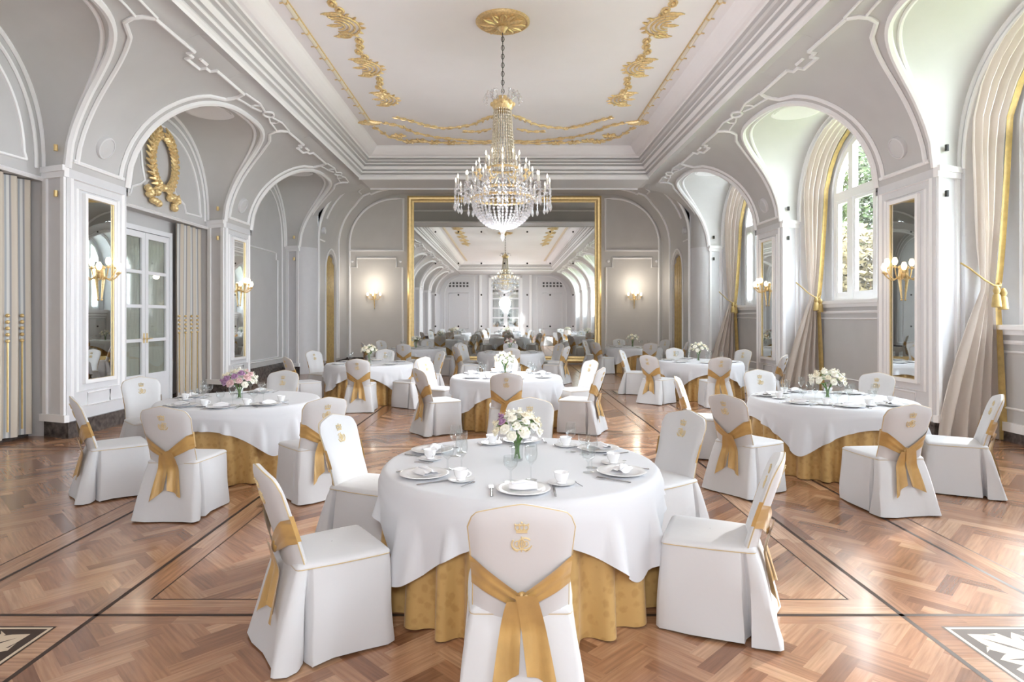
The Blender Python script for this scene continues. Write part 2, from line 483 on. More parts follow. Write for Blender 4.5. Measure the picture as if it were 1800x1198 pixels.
# ------------------------------------------------------------------ white mouldings of the walls
def trims(s, idx):
    t = MB()
    def p(d, y, h): return (s*d, y, h)
    def cv(y, q, o=0.012):
        a_, b_ = S(q-.03), S(q+.03); tx, th = b_[0]-a_[0], b_[1]-a_[1]; l_ = math.hypot(tx, th) or 1
        d_, h_ = S(q); return (s*(d_-o*th/l_), y, h_+o*tx/l_)
    STL = sig_d(4.43)
    for bi, c in enumerate(BAYS):
        near = c > 1
        n = 6
        # rim of the room arch and a second line inside the pier panel
        t.tube([cv(*rimA(c, q)) for q in TS], .050, n)
        for sg in (-1, 1):
            ln = []
            for k in range(26):
                q = PI/2*k/25; y_, g_ = rimA(c, q, .19)
                if g_ < sig_d(4.86): ln.append((c+sg*(y_-c), max(g_, .10)))
            y_, g_ = ln[-1]
            ln += [(c+sg*1.02, sig_d(4.78)), (c+sg*.98, sig_d(4.66)), (c+sg*1.0, sig_d(4.54)), (c+sg*1.08, STL)]
            t.tube([cv(*a) for a in ln], .034, n)
        # soffit ribs
        rib = []
        for q in TS:
            ya, sa = rimA(c, q); da, ha = S(sa); yb, hb = rimB(c, q)
            k = .10; rib.append(p(lerp(da, DB, k)-.01, lerp(ya, yb, k), lerp(ha, hb, k)+.05*math.sin(PI*k)*math.sin(q)-.01))
        t.tube(rib, .03, n)
        rib = []
        for q in TS:
            yb, hb = rimB(c, q, 1.905, 1.915); rib.append(p(DB-.01, yb, hb))
        t.tube(rib, .032, n)
        rib = [p(DB-.012, *rimB(c, q, 1.76, 1.75)) for q in TS]
        if s > 0: rib = [p(DB-.012, *rimB(c, q, 1.81, 1.82)) for q in TS]
        t.tube(rib, .026, n)
        # ornament over the crown
        qr = sig_d(4.42)
        ring = [cv(c+.15*math.cos(a), qr+.085*math.sin(a), .02) for a in [2*PI*k/16 for k in range(16)]]
        t.tube(ring, .022, 5, closed=True)
        for sg in (-1, 1):
            t.tube([cv(c+sg*.18, qr), cv(c+sg*.55, qr+.06), cv(c+sg*1.08, qr+.02)], .02, 5)
            t.tube([cv(c+sg*.18, qr-.06), cv(c+sg*.42, qr-.13), cv(c+sg*.72, qr-.16), cv(c+sg*.98, qr-.2)], .02, 5)
            t.tube([cv(c+sg*.45, qr+.05), cv(c+sg*.52, qr-.05), cv(c+sg*.48, qr-.14)], .018, 5)
        # round plate at the crown of the vault
        P_ = [[p(5.52+r_*math.cos(2*PI*k/28), c+r_*math.sin(2*PI*k/28), z_) for k in range(28)] for r_, z_ in ((.44, 5.66), (.44, 5.535), (.41, 5.52), (.37, 5.535), (.001, 5.535))]
        t.grid(P_, closed_v=True)
        # pilaster strips: frame, impost, base
        for sg in (-1, 1):
            a0 = Vector((6.03, c+sg*AW, 0)); a1 = Vector((DB, c+sg*SB, 0)); nrm = Vector((-(.25), 0, 0))
            dirv = (a1-a0).normalized(); nn = Vector((-dirv.y*sg, dirv.x*sg*1.0, 0)); 
            nn = Vector((abs(dirv.y), -sg*abs(dirv.x), 0)).normalized()
            L = (a1-a0).length
            def q3(u, h, o): v = a0+dirv*(u*L)+nn*o; return p(v.x, v.y, h)
            for u0, u1 in ((.02, .17), (.80, .97)):
                t.add([q3(u0, .3, 0), q3(u1, .3, 0), q3(u1, 3.66, 0), q3(u0, 3.66, 0), q3(u0, .3, .035), q3(u1, .3, .035), q3(u1, 3.66, .035), q3(u0, 3.66, .035)],
                      [(4,5,6,7),(0,1,5,4),(1,2,6,5),(2,3,7,6),(3,0,4,7)])
            for h0, h1, oo in ((3.62, 3.70, .05), (3.70, 3.78, .075), (.22, .32, .05)):
                t.add([q3(-.06, h0, -.02), q3(1.06, h0, -.02), q3(1.06, h1, -.02), q3(-.06, h1, -.02), q3(-.06, h0, oo), q3(1.06, h0, oo), q3(1.06, h1, oo), q3(-.06, h1, oo)],
                      [(4,5,6,7),(0,1,5,4),(1,2,6,5),(2,3,7,6),(3,0,4,7)])
        # pier face frames (the pier beyond this bay)
        y0, y1 = c+AW, c+AW+4.87-2*AW
        if bi == 0: continue
        pc = (y0+y1)/2
        # panel top line with a stepped fret in its middle
        fr = [(c+1.08, STL), (pc-.34, STL), (pc-.34, STL-.10), (pc-.2, STL-.10), (pc-.2, STL-.20), (pc+.2, STL-.20), (pc+.2, STL-.10), (pc+.34, STL-.10), (pc+.34, STL), (c+4.87-1.08, STL)]
        t.tube([cv(*a) for a in fr], .03, 5)
        t.tube([cv(pc-.1, STL-.03), cv(pc+.1, STL-.03)], .03, 4)
        t.tube([cv(y0+.1, .12), cv(y1-.1, .12)], .030, 6)
        def rect(ya, yb, h0, h1, r, d=6.03): t.tube([p(d-.004, ya, h0), p(d-.004, yb, h0), p(d-.004, yb, h1), p(d-.004, ya, h1)], r, 4, closed=True)
        rect(y0+.10, y1-.10, .40, 3.62, .030)
        rect(pc-.47, pc+.47, .62, 3.5, .022)
        rect(pc-.26, pc+.26, .40, .58, .014)
    # end pier: panel lines and the fret by the corner
    ye = BAYS[0]+AW; yp = ye+.53
    def c3(y, h, o=.012): return (s*(5.63-o), y, h)
    def bz(y, k, o=.015):
        d_, h_ = BARREL[k]; n_ = Vector((d_-3.68, h_-4.1)); n_ = n_.normalized() if n_.length > .1 and k < 15 else Vector((0, 1)); return (s*(d_-o*n_.x), y, h_-o*n_.y)
    t.tube([c3(yp-.0, .3), c3(yp, 2)]+[bz(yp, k) for k in range(16)], .045, 6)
    t.tube([bz(19.45, k) for k in range(3, 9)]+[bz(19.6, 9), bz(19.75, 10), bz(20.1, 10), bz(20.25, 9), bz(20.6, 9)], .03, 5)
    t.tube([c3(21.2, .3), c3(21.2, 2)]+[bz(21.2, k) for k in range(0, 8)]+[bz(21.05, 8), bz(20.9, 9), bz(21.0, 10), bz(21.2, 10)]+[bz(21.2, k) for k in range(11, 16)], .04, 5)
    t.tube([c3(yp+.1, 4.05), c3(19.6, 4.05)], .026, 5)
    nc, nw = 20.35, .56
    t.tube([c3(nc-nw-.1, .3), c3(nc-nw-.1, 3.1)]+[c3(nc-(nw+.1)*math.cos(q), 3.1+.78*math.sin(q)) for q in TS[1:-1:2]]+[c3(nc+nw+.1, 3.1), c3(nc+nw+.1, .3)], .03, 5)
    o = t.obj('trim_%d' % idx, M['trim'], recalc=True, angle=50)
    struct(o)
trims(-1, 2); trims(1, 3)

# left lunette panels (bay 0 plain grey bay, bay 1 with the wreath, ...)
t = MB()
for bi, c in enumerate(BAYS):
    def p(y, h, o=.012): return (-(DB-o), y, h)
    arc = [rimB(c, q, 1.54, 1.55) for q in TS]
    if bi == 0:
        t.tube([p(c+1.58, .5)]+[p(*a) for a in arc]+[p(c-1.58, .5)], .024, 5, closed=True)
        t.tube([p(c+1.2, .55), p(c+1.2, 3.3), p(c+1.08, 3.3), p(c+1.08, 3.5), p(c-1.08, 3.5), p(c-1.08, 3.3), p(c-1.2, 3.3), p(c-1.2, .55)], .02, 4, closed=True)
    else:
        # frame runs up both sides and swells round the wreath
        base = [(c+1.58, 3.82)]+arc[1:-1]+[(c-1.58, 3.82)]
        t.tube([p(*a) for a in base], .024, 5)
        sw = [(.95, 3.80), (.88, 3.96), (.62, 4.06), (.50, 4.15), (.58, 4.4), (.62, 4.7), (.54, 5.0), (.38, 5.2)]
        for sg in (-1, 1):
            t.tube([p(c+sg*1.58, 3.82)]+[p(c+sg*a, h) for a, h in sw], .022, 5)
        t.tube([p(c-SB, 3.62), p(c+SB, 3.62)], .03, 4)
struct(t.obj('trim_4', M['trim'], angle=50))

# end-wall mouldings
t = MB()
def pe(x, h, o=.012): return (x, YE-o, h)
for sg in (-1, 1):
    QA = [k*PI/32 for k in range(17)]
    t.tube([pe(sg*5.51, .3), pe(sg*5.51, 4.0)]+[pe(sg*(3.85+1.66*math.cos(q)), 4.3+1.60*math.sin(q)) for q in QA]+[pe(sg*3.60, 5.90), pe(sg*3.60, 4.05), pe(sg*5.51, 4.05)], .042, 6)
    lo = [(3.62, .3), (3.62, 3.45), (3.85, 3.45), (3.85, 3.78), (5.25, 3.78), (5.25, 3.45), (5.50, 3.45), (5.50, .3)]
    t.tube([pe(sg*a, b) for a, b in lo], .038, 4)
    for xx in (3.70, 5.42):
        t.ball(pe(sg*xx, 3.66), .05, 8, 6, (1, .5, 1))
t.box(-4.05, 4.05, YP-.03, YP+.05, TOP-.035, TOP+.02)
t.box(-4.07, 4.07, YC0-.02, YC0+.03, TOP-.03, TOP+.02)
struct(t.obj('trim_5', M['trim'], angle=50))

# back wall: panels, door casing (seen only in the mirror)
t = MB()
def pb(x, h, o=.012): return (x, YB+o, h)
for sg in (-1, 1):
    QA = [k*PI/32 for k in range(17)]
    t.tube([pb(sg*5.6, .3)]+[pb(sg*(3.9+1.70*math.cos(q)), 3.7+1.7*math.sin(q)) for q in QA]+[pb(sg*2.9, 5.4), pb(sg*2.9, .3)], .04, 5)
    t.tube([pb(sg*5.2, .6), pb(sg*5.2, 3.9), pb(sg*3.4, 3.9), pb(sg*3.4, .6)], .03, 4, closed=True)
    t.box(sg*2.3-.12, sg*2.3+.12, YB, YB+.15, 0, 5.55)
    t.box(sg*1.45-.10, sg*1.45+.10, YB, YB+.12, 0, 5.4)
t.box(-1.5, 1.5, YB, YB+.12, 5.3, 5.5)
struct(t.obj('trim_6', M['trim'], angle=50))
d = MB(); d.box(-1.35, 1.35, YB+.01, YB+.05, 0.02, 5.3)
dd = d.obj('door_6', M['doorw']); struct(dd)
d = MB()
for sg in (-1, 1):
    for k in range(5): d.box(sg*.68-.5, sg*.68+.5, YB+.05, YB+.06, .8+k*.88, 1.56+k*.88)
d.obj('door_glass', M['mirror'], dd)
vv = MB()
for sg in (-1, 1):
    for k in range(6):
        for j in range(2):
            x = sg*(4.3)+(k-2.5)*.32; vv.box(x-.09, x+.09, YB+.005, YB+.02, 4.45+j*.26, 4.62+j*.26)
vt = vv.obj('vent_grille', M['black']); tag(vt, 'rows of small black vent openings high on the wall reflected in the mirror', 'vent')

# ------------------------------------------------------------------ plinths
for s, nm in ((-1, 'left'), (1, 'right')):
    b = MB()
    e = sorted([YB]+[c+k for c in BAYS for k in (-AW, AW)])
    for i in range(0, len(e)-1, 2):
        y0, y1 = e[i], e[i+1]
        b.add([(s*6.03, y0-.02, 0), (s*5.985, y0-.03, 0), (s*5.985, y1+.03, 0), (s*6.03, y1+.02, 0), (s*6.03, y0-.02, .22), (s*5.985, y0-.03, .22), (s*5.985, y1+.03, .22), (s*6.03, y1+.02, .22)],
              [(0,3,2,1),(4,5,6,7),(0,1,5,4),(1,2,6,5),(2,3,7,6),(3,0,4,7)])
    for bi, c in enumerate(BAYS):
        for sg in (-1, 1):
            a0 = (6.0, c+sg*(AW-.03)); a1 = (DB-.03, c+sg*(SB-.04))
            b.add([(s*a0[0], a0[1], 0), (s*a1[0], a1[1], 0), (s*a1[0], a1[1], .22), (s*a0[0], a0[1], .22)], [(0,1,2,3)])
        if s < 0 and bi == 0: b.box(-DB-.02, -DB+.03, c-SB+.01, c+SB-.01, 0, .36)
        if s > 0: b.box(6.83, 6.9, c-1.79, c+1.79, 0, .14)
        if s < 0 and bi > 0: b.box(-DL, -DL+.03, c-SB, c+SB, 0, .12)
    b.box(s*5.63-.03, s*5.63+.03, 18.97, 19.76, 0, .22); b.box(s*5.63-.03, s*5.63+.03, 20.94, YE, 0, .22)
    if s > 0:
        b.cur = 1
        for c in BAYS: b.box(6.815, 6.88, c-1.79, c+1.79, .14, .26)
    struct(b.obj('baseboard_'+nm, [M['marble'], M['trim']], smooth=False))
b = MB()
for sg in (-1, 1): b.box(min(sg*3.42, sg*5.62), max(sg*3.45, sg*5.62), YE-.04, YE, 0, .25)
struct(b.obj('baseboard_end', M['marble'], smooth=False))

# ------------------------------------------------------------------ windows on the right
for bi, c in enumerate(BAYS):
    sill = 1.56 if bi == 2 else 2.0
    f = MB(); X0, X1 = 7.04, 7.13
    o1 = win_outline(c, sill); o2 = win_outline(c, sill, .11)
    for xa in (X0, X1): f.grid([[(xa, *a), (xa, *b)] for a, b in zip(o1, o2)], closed_u=True)
    f.grid([[(X0, *a), (X1, *a)] for a in o2], closed_u=True)
    for yy, wd in ((c, .09), (c-.86, .16), (c+.86, .16)):
        top = 4.25+1.12*math.sqrt(max(0, 1-((yy-c)/1.45)**2))
        f.box(X0-.01, X1+.01, yy-wd/2, yy+wd/2, sill+.05, top)
    f.box(X0-.02, X1+.01, c-1.45, c+1.45, 4.10, 4.28)
    for yy0, yy1 in ((c-1.42, c-.94), (c-.78, c-.04), (c+.04, c+.78), (c+.94, c+1.42)):
        for h0, h1 in ((sill+.1, 4.10),):
            f.box(X0+.006, X1-.02, yy0, yy0+.07, h0, h1); f.box(X0+.006, X1-.02, yy1-.07, yy1, h0, h1)
            f.box(X0+.004, X1-.024, yy0+.07, yy1-.07, h0, h0+.1); f.box(X0+.004, X1-.024, yy0+.07, yy1-.07, h1-.06, h1)
    wo = f.obj('window_%d' % (bi+1), M['trim'], smooth=False); struct(wo)
    g = MB(); g.poly([win_outline(c, sill, .08)], lambda a, b: (7.09, a, b))
    g.obj('window_pane', M['pane'], wo, recalc=False)
    sl = MB(); sl.box(6.74, 7.06, c-1.80, c+1.80, sill-.05, sill+.015); sl.box(6.80, 6.9, c-1.80, c+1.80, sill-.12, sill-.05)
    sl.tube([(6.85, c-1.80, sill-.22), (6.85, c+1.80, sill-.22)], .03, 6)
    sl.tube([(6.85, c-1.7, .45), (6.85, c+1.7, .45), (6.85, c+1.7, sill-.35), (6.85, c-1.7, sill-.35)], .018, 4, closed=True)
    sl.obj('window_sill', M['trim'], wo, angle=50)

# ------------------------------------------------------------------ french doors on the left
for bi, c in enumerate(BAYS):
    if bi == 0: continue
    D0 = -(DL-.01); cd = c-.15; W2 = .82; T2 = 3.26
    root = empty('door_%d' % bi, (0, 0, 0)); struct(root)
    f = MB()
    f.box(D0, D0+.08, cd-W2-.09, cd-W2, 0, T2+.09); f.box(D0, D0+.08, cd+W2, cd+W2+.09, 0, T2+.09); f.box(D0, D0+.08, cd-W2, cd+W2, T2, T2+.09)
    f.obj('door_frame', M['doorw'], root, smooth=False)
    for sg in (-1, 1):
        l = MB(); ya, yb = sorted((cd+sg*.006, cd+sg*(W2-.004))); st = .10
        l.box(D0+.02, D0+.06, ya, ya+st, .02, T2-.01); l.box(D0+.02, D0+.06, yb-st, yb, .02, T2-.01)
        l.box(D0+.02, D0+.06, ya+st, yb-st, .02, .62); l.box(D0+.02, D0+.06, ya+st, yb-st, T2-.12, T2-.01)
        for k in range(1, 4):
            hh = .62+k*(T2-.12-.62)/4; l.box(D0+.025, D0+.055, ya+st, yb-st, hh-.03, hh+.03)
        l.box(D0+.061, D0+.07, ya+.16, yb-.16, .14, .52)
        lo = l.obj('door_leaf', M['doorw'], root, smooth=False)
        g = MB(); g.box(D0+.035, D0+.041, ya+st-.01, yb-st+.01, .61, T2-.11); g.obj('door_glass', M['pane'], lo, smooth=False)
        cu = MB(); cu.grid([[(D0+.010+.006*math.cos(k*1.5), lerp(ya+st, yb-st, k/24), h) for h in (.6, T2-.11)] for k in range(25)])
        cu.obj('door_drape', M['doordrape'], lo)
        hd = MB(); hd.tube([(D0+.06, cd+sg*.05, 1.28), (D0+.11, cd+sg*.05, 1.28), (D0+.11, cd+sg*.14, 1.28)], .011, 6); hd.box(D0+.0605, D0+.067, cd+sg*.05-.02, cd+sg*.05+.02, 1.2, 1.38)
        hd.obj('door_handle', M['goldframe'], lo)
    # the striped drapes hang on both sides of each door
    if c > 0:
        for sg in (-1, 1):
            if sg < 0 and bi > 1: continue
            ya, yb = (c+.78, c+SB-.02) if sg > 0 else (c-SB+.02, c-1.08)
            me = MB(); n = 60; nf = 4.5 if sg > 0 else 3.5
            P = []; 
            for k in range(n+1):
                q = k/n; y = lerp(ya, yb, q)
                P.append([(-(DL-.13)+.045*math.cos(2*PI*nf*q)+.01*math.cos(7*q+h), y, h) for h in (.06, .5, 1.2, 1.9, 2.6, 3.2, 3.585)])
            me.grid(P)
            lab = {1: {1: 'striped beige and grey drape at the right of the french door under the gilded wreath', -1: 'striped beige and grey drape at the left of the french door, behind the mirrored pier'}[sg] if bi == 1 else None,
                   2: 'striped beige and grey drape with gold beads at the left edge of the photo'}
            if bi > 2: continue
            o = me.obj('drape', M['striped'], None, recalc=False)
            uv = o.data.uv_layers.new(name='UVMap')
            for lp in o.data.loops: 
                co = o.data.vertices[lp.vertex_index].co
                uv.data[lp.index].uv = ((co.y-ya)/(yb-ya)*nf, co.z)
            tag(o, lab[1] if bi == 1 else lab[2], 'curtain')
            for k in range(4):
                y = lerp(ya, yb, (k+.5)/nf)
                bd = MB()
                for j in range(5): bd.ball((-(DL-.13)+.0+.02, y, 1.36+j*.085), .026, 8, 6)
                bd.tube([(-(DL-.13)+.02, y, .15), (-(DL-.13)+.02, y, 1.34)], .012, 5)
                bo = bd.obj('bead_cord', [M['goldframe']], o)

# ------------------------------------------------------------------ parquet floor
def clip_poly(pts, x0, x1, y0, y1):
    def cl(ps, f, g):
        out = []
        for i in range(len(ps)):
            a, b = ps[i-1], ps[i]; fa, fb = f(a), f(b)
            if fa >= 0:
                out.append(a) if False else None
            if (fa >= 0) != (fb >= 0):
                tt = fa/(fa-fb); out.append((a[0]+(b[0]-a[0])*tt, a[1]+(b[1]-a[1])*tt))
            if fb >= 0: out.append(b)
        return out
    for f in (lambda q: q[0]-x0, lambda q: x1-q[0], lambda q: q[1]-y0, lambda q: y1-q[1]):
        pts = cl(pts, f, None)
        if len(pts) < 3: return None
    return pts
FV, FF, FT, FU = [], [], [], []
def plank(pts, tone, ax):
    b = len(FV); FV.extend((x, y, 0) for x, y in pts); FF.append(tuple(range(b, b+len(pts)))); FT.append(tone)
    off = (random.random()*20, random.random()*20)
    FU.append([(x*ax[0]+y*ax[1]+off[0], -x*ax[1]+y*ax[0]+off[1]) for x, y in pts])
rf = random.Random(3)
def tone(k=0.0): return max(0, min(1, rf.gauss(.48+k, .20)))
LINES = []
def herring(x0, x1, y0, y1, Lp, Wp):
    """herringbone at 45 degrees, clipped to the panel"""
    n = int(Lp/Wp+.5); r2 = math.sqrt(.5)
    cx, cy = (x0+x1)/2, (y0+y1)/2
    R = int((abs(x1-x0)+abs(y1-y0))/Wp/1.2)+n+4
    for i in range(-R, R+1):
        for j in range(-R, R+1):
            k = (i-j) % (2*n)
            if k == 0: a = (i, j, n, 1); ax = 0
            elif k == n: a = (i, j, 1, n); ax = 1
            else: continue
            if ax == 1: a = (i, j-n+1, 1, n)
            q = [(a[0], a[1]), (a[0]+a[2], a[1]), (a[0]+a[2], a[1]+a[3]), (a[0], a[1]+a[3])]
            pts = [(cx+(u*r2-v*r2)*Wp, cy+(u*r2+v*r2)*Wp) for u, v in q]
            if max(p_[0] for p_ in pts) < x0 or min(p_[0] for p_ in pts) > x1 or max(p_[1] for p_ in pts) < y0 or min(p_[1] for p_ in pts) > y1: continue
            c_ = clip_poly(pts, x0, x1, y0, y1)
            if c_: plank(c_, tone(.0 if ax else .06), (r2, r2) if ax == 0 else (-r2, r2))
def straight(x0, x1, y0, y1, along, wd, lab=0):
    if along == 'x':
        y = y0
        while y < y1-1e-4:
            ye_ = min(y+wd, y1); x = x0-rf.random()*1.2
            while x < x1:
                xe = x+1.3
                c_ = clip_poly([(x, y), (xe, y), (xe, ye_), (x, ye_)], x0, x1, y0, y1)
                if c_: plank(c_, tone(.05), (1, 0))
                x = xe
            y = ye_
    else:
        x = x0
        while x < x1-1e-4:
            xe = min(x+wd, x1); y = y0-rf.random()*1.2
            while y < y1:
                ye_ = y+1.3
                c_ = clip_poly([(x, y), (xe, y), (xe, ye_), (x, ye_)], x0, x1, y0, y1)
                if c_: plank(c_, tone(.05), (0, 1))
                y = ye_
            x = xe
LN = .012
def rectline(x0, x1, y0, y1, w_=LN): LINES.append((x0-w_, x1+w_, y0-w_, y1+w_))
xb = [(-3.16, -2.24), (2.30, 3.22)]           # bands running down the hall
yb_ = [(3.53-.92+5.48*k, 3.53+5.48*k) for k in range(-1, 4)]
yb_ = [q for q in yb_]
XW = 6.95
xs = [(-XW, -3.16, 'p'), (-3.16, -2.24, 'b'), (-2.24, 2.30, 'p'), (2.30, 3.22, 'b'), (3.22, XW, 'p')]
ys = []; y = YB
ys.append((YB, yb_[0][0], 'p'))
for i, q in enumerate(yb_):
    ys.append((q[0], q[1], 'b'))
    ys.append((q[1], yb_[i+1][0] if i+1 < len(yb_) else YE+.05, 'p'))
INL = []
for xa, xe, kx in xs:
    for ya, ye_, ky in ys:
        if kx == 'p' and ky == 'p':
            bd = .20
            if ye_ > 1.0:
                herring(xa+bd, xe-bd, ya+bd, ye_-bd, .62, .1033)
            else: straight(xa+bd, xe-bd, ya+bd, ye_-bd, 'x', .4)
            straight(xa, xe, ya, ya+bd, 'x', .1); straight(xa, xe, ye_-bd, ye_, 'x', .1)
            straight(xa, xa+bd, ya+bd, ye_-bd, 'y', .1); straight(xe-bd, xe, ya+bd, ye_-bd, 'y', .1)
            rr = (xa+bd, xe-bd, ya+bd, ye_-bd)
            LINES += [(rr[0]-.008, rr[1]+.008, rr[2]-.008, rr[2]+.002), (rr[0]-.008, rr[1]+.008, rr[3]-.002, rr[3]+.008),
                      (rr[0]-.008, rr[0]+.002, rr[2], rr[3]), (rr[1]-.002, rr[1]+.008, rr[2], rr[3])]
        elif kx == 'b' and ky == 'b':
            straight(xa, xe, ya, ye_, 'x', .16)
            INL.append(((xa+xe)/2, (ya+ye_)/2, (xe-xa)/2-.13))
        elif kx == 'b':
            herring(xa+.1, xe-.1, ya, ye_, .36, .09); straight(xa, xa+.1, ya, ye_, 'y', .1); straight(xe-.1, xe, ya, ye_, 'y', .1)
        else:
            if ye_ > 1: herring(xa, xe, ya+.1, ye_-.1, .36, .09)
            else: straight(xa, xe, ya+.1, ye_-.1, 'x', .4)
            straight(xa, xe, ya, ya+.1, 'x', .1); straight(xa, xe, ye_-.1, ye_, 'x', .1)
me = bpy.data.meshes.new('floor'); 
nb = len(FV)
for x0, x1, y0, y1 in LINES+[(a-.014, a+.014, YB, YE) for q in xb for a in q]+[(-XW, XW, a-.014, a+.014) for q in yb_ for a in q]:
    b0 = len(FV); FV.extend([(x0, y0, .0006), (x1, y0, .0006), (x1, y1, .0006), (x0, y1, .0006)]); FF.append((b0, b0+1, b0+2, b0+3)); FT.append(-1); FU.append([(0, 0)]*4)
def inlay_shape(cx, cy, r):
    out = []
    def sq(rr, mat): out.append(([(cx-rr, cy-rr), (cx+rr, cy-rr), (cx+rr, cy+rr), (cx-rr, cy+rr)], mat))
    sq(r, -1); sq(r-.012, -2); sq(r-.03, -1)
    for k in range(8):
        a = k*PI/4; L = (r-.05)*(1.25 if k % 2 else .95); wd = .17 if k % 2 else .12
        ca, sa = math.cos(a), math.sin(a)
        sh = [(.05, 0), (.25*L, wd*.45), (.55*L, wd*.62), (.8*L, wd*.36), (L, 0), (.8*L, -wd*.36), (.55*L, -wd*.62), (.25*L, -wd*.45)]
        out.append(([(cx+u*ca-v*sa, cy+u*sa+v*ca) for u, v in sh], -2))
        sh2 = [(.2*L, 0), (.5*L, .012), (.85*L, 0), (.5*L, -.012)]
        out.append(([(cx+u*ca-v*sa, cy+u*sa+v*ca) for u, v in sh2], -1))
        a2 = a+PI/8; ca, sa = math.cos(a2), math.sin(a2); L = r*.8
        sh3 = [(.45*L, 0), (.65*L, .035), (L, .01), (L*1.08, .05), (L*1.02, -.02), (.65*L, -.03)]
        out.append(([(cx+u*ca-v*sa, cy+u*sa+v*ca) for u, v in sh3], -2))
    out.append(([(cx+.06*math.cos(q*PI/6), cy+.06*math.sin(q*PI/6)) for q in range(12)], -2))
    return out
for cx_, cy_, r_ in INL:
    if cy_ < 0: continue
    for i, (pts, mt) in enumerate(inlay_shape(cx_, cy_, r_)):
        b0 = len(FV); FV.extend((a, b, .0008+i*.00004) for a, b in pts); FF.append(tuple(range(b0, b0+len(pts)))); FT.append(mt); FU.append([(0, 0)]*len(pts))
me.from_pydata(FV, [], FF)
for m_ in (M['parquet'], M['inlaydark'], M['inlaypale']): me.materials.append(m_)
ca = me.attributes.new('tone', 'FLOAT', 'FACE')
uvl = me.uv_layers.new(name='UVMap')
for p_, tn, uvs in zip(me.polygons, FT, FU):
    p_.material_index = 0 if tn >= 0 else (1 if tn == -1 else 2)
    ca.data[p_.index].value = max(tn, 0)
    for li, u in zip(p_.loop_indices, uvs): uvl.data[li].uv = u
fo = bpy.data.objects.new('floor', me); COL.objects.link(fo); struct(fo)

# ------------------------------------------------------------------ wall mirrors
PIERS = [(c+AW+.685) for c in BAYS[1:]]       # pier centres: 14.2, 9.4, 4.5 ...
def pier_mirror(s, pc, lab):
    root = empty('wall_mirror', (s*6.03, pc, .72)); tag(root, lab, 'mirror')
    f = MB()
    H = 2.74; W = .36; fw = .055
    for (y0, y1, h0, h1) in ((-W, -W+fw, 0, H), (W-fw, W, 0, H), (-W+fw, W-fw, 0, fw), (-W+fw, W-fw, H-fw, H)):
        x0, x1 = sorted((0, -s*.05)); f.box(x0, x1, y0, y1, h0, h1)
    f.obj('frame', M['trim'], root, smooth=False)
    g = MB(); x0, x1 = sorted((-s*.012, -s*.018)); g.box(x0, x1, -W+fw, W-fw, fw, H-fw)
    g.obj('glass', M['mirror'], root, smooth=False)
    gb = MB(); xx = -s*.03; gb.tube([(xx, -W+fw+.006, fw), (xx, W-fw-.006, fw), (xx, W-fw-.006, H-fw), (xx, -W+fw+.006, H-fw)], .008, 4, closed=True)
    gb.obj('inner_bead', M['goldframe'], root)
for s, sn in ((-1, 'left'), (1, 'right')):
    near = {-1: 'tall narrow mirror on the pier beside the french door', 1: 'tall narrow mirror on the pier behind the right foreground table'}[s]
    far = {-1: 'tall narrow mirror on the pier beyond the gilded wreath', 1: 'tall narrow mirror on the pier between the two arched windows, further off'}[s]
    pier_mirror(s, PIERS[1], near); pier_mirror(s, PIERS[0], far)
    pier_mirror(s, PIERS[2], {-1: 'tall narrow mirror on the left pier beside the viewer', 1: 'tall narrow mirror on the right pier beside the viewer'}[s])

root = empty('wall_mirror', (0, YE, .06)); tag(root, 'huge gold framed mirror filling the middle of the end wall', 'mirror')
f = MB(); W, H = 3.44, 5.92
pf = [(0, .0), (.0, .09), (.06, .12), (.12, .10), (.17, .07), (.22, .06), (.24, .0)]
for i in range(len(pf)-1):
    q = []
    for o_, dpt in pf[i:i+2]: q.append([(-W+o_, -dpt, o_), (W-o_, -dpt, o_), (W-o_, -dpt, H-o_), (-W+o_, -dpt, H-o_)])
    f.grid(q, closed_v=True)
f.obj('frame', M['goldframe'], root, angle=30)
g = MB(); g.box(-W+.2, W-.2, -.035, -.03, .2, H-.2); g.obj('glass', M['mirror'], root, smooth=False)
for i in range(7):
    for j in range(4):
        if i == 3 and j == 3: continue
        r_ = MB(); r_.ball((-2.45+i*.816, -.037, 1.29+j*1.12), .032, 10, 6, (1, .5, 1)); r_.obj('fixing_stud', M['black'], root)

# ------------------------------------------------------------------ sconces, speakers, spotlights
def make_sconce(loc, rz, lab):
    """faces -y locally"""
    root = empty('wall_sconce', loc, rz); tag(root, lab, 'wall lamp', 'gilt candle sconces')
    p = MB(); p.lathe([(.001, -.02), (.05, -.015), (.06, 0), (.045, .02), (.001, .025)], 12, M4=Matrix.Translation((0, -.01, 0)) @ Matrix.Rotation(PI/2, 4, 'X'))
    p.tube([(0, -.03, .08), (0, -.05, -.05), (0, -.035, -.2), (0, -.02, -.36)], lambda t: .028*(1-.75*t)+.004, 8)
    p.ball((0, -.04, .1), .035); p.ball((0, -.02, -.38), .018)
    p.obj('back_plate', M['gold'], root)
    for k in range(5):
        a = -PI/2+(k-2)*PI/5.2; rr = .24 if k % 2 == 0 else .17
        ex, ey = rr*math.cos(a), -.04+rr*math.sin(a); hz = .02 if k % 2 == 0 else .10
        m = MB(); m.tube([(0, -.05, -.02)]+[(ex*q, -.05+(ey+.05)*q, -.02-.07*math.sin(PI*q)+hz*q*q) for q in (.2, .4, .6, .8, 1)], .009, 6)
        m.lathe([(.006, 0), (.03, .015), (.034, .03), (.01, .032), (.011, .06)], 10, (ex, ey, hz-.02))
        ao = m.obj('arm', M['gold'], root)
        s_ = MB(); s_.lathe([(.02, 0), (.036, .03), (.040, .06), (.030, .095), (.022, .115)], 12, (ex, ey, hz+.03)); s_.obj('lamp_shade', M['shade'], ao)
    return root
LIGHTS = []
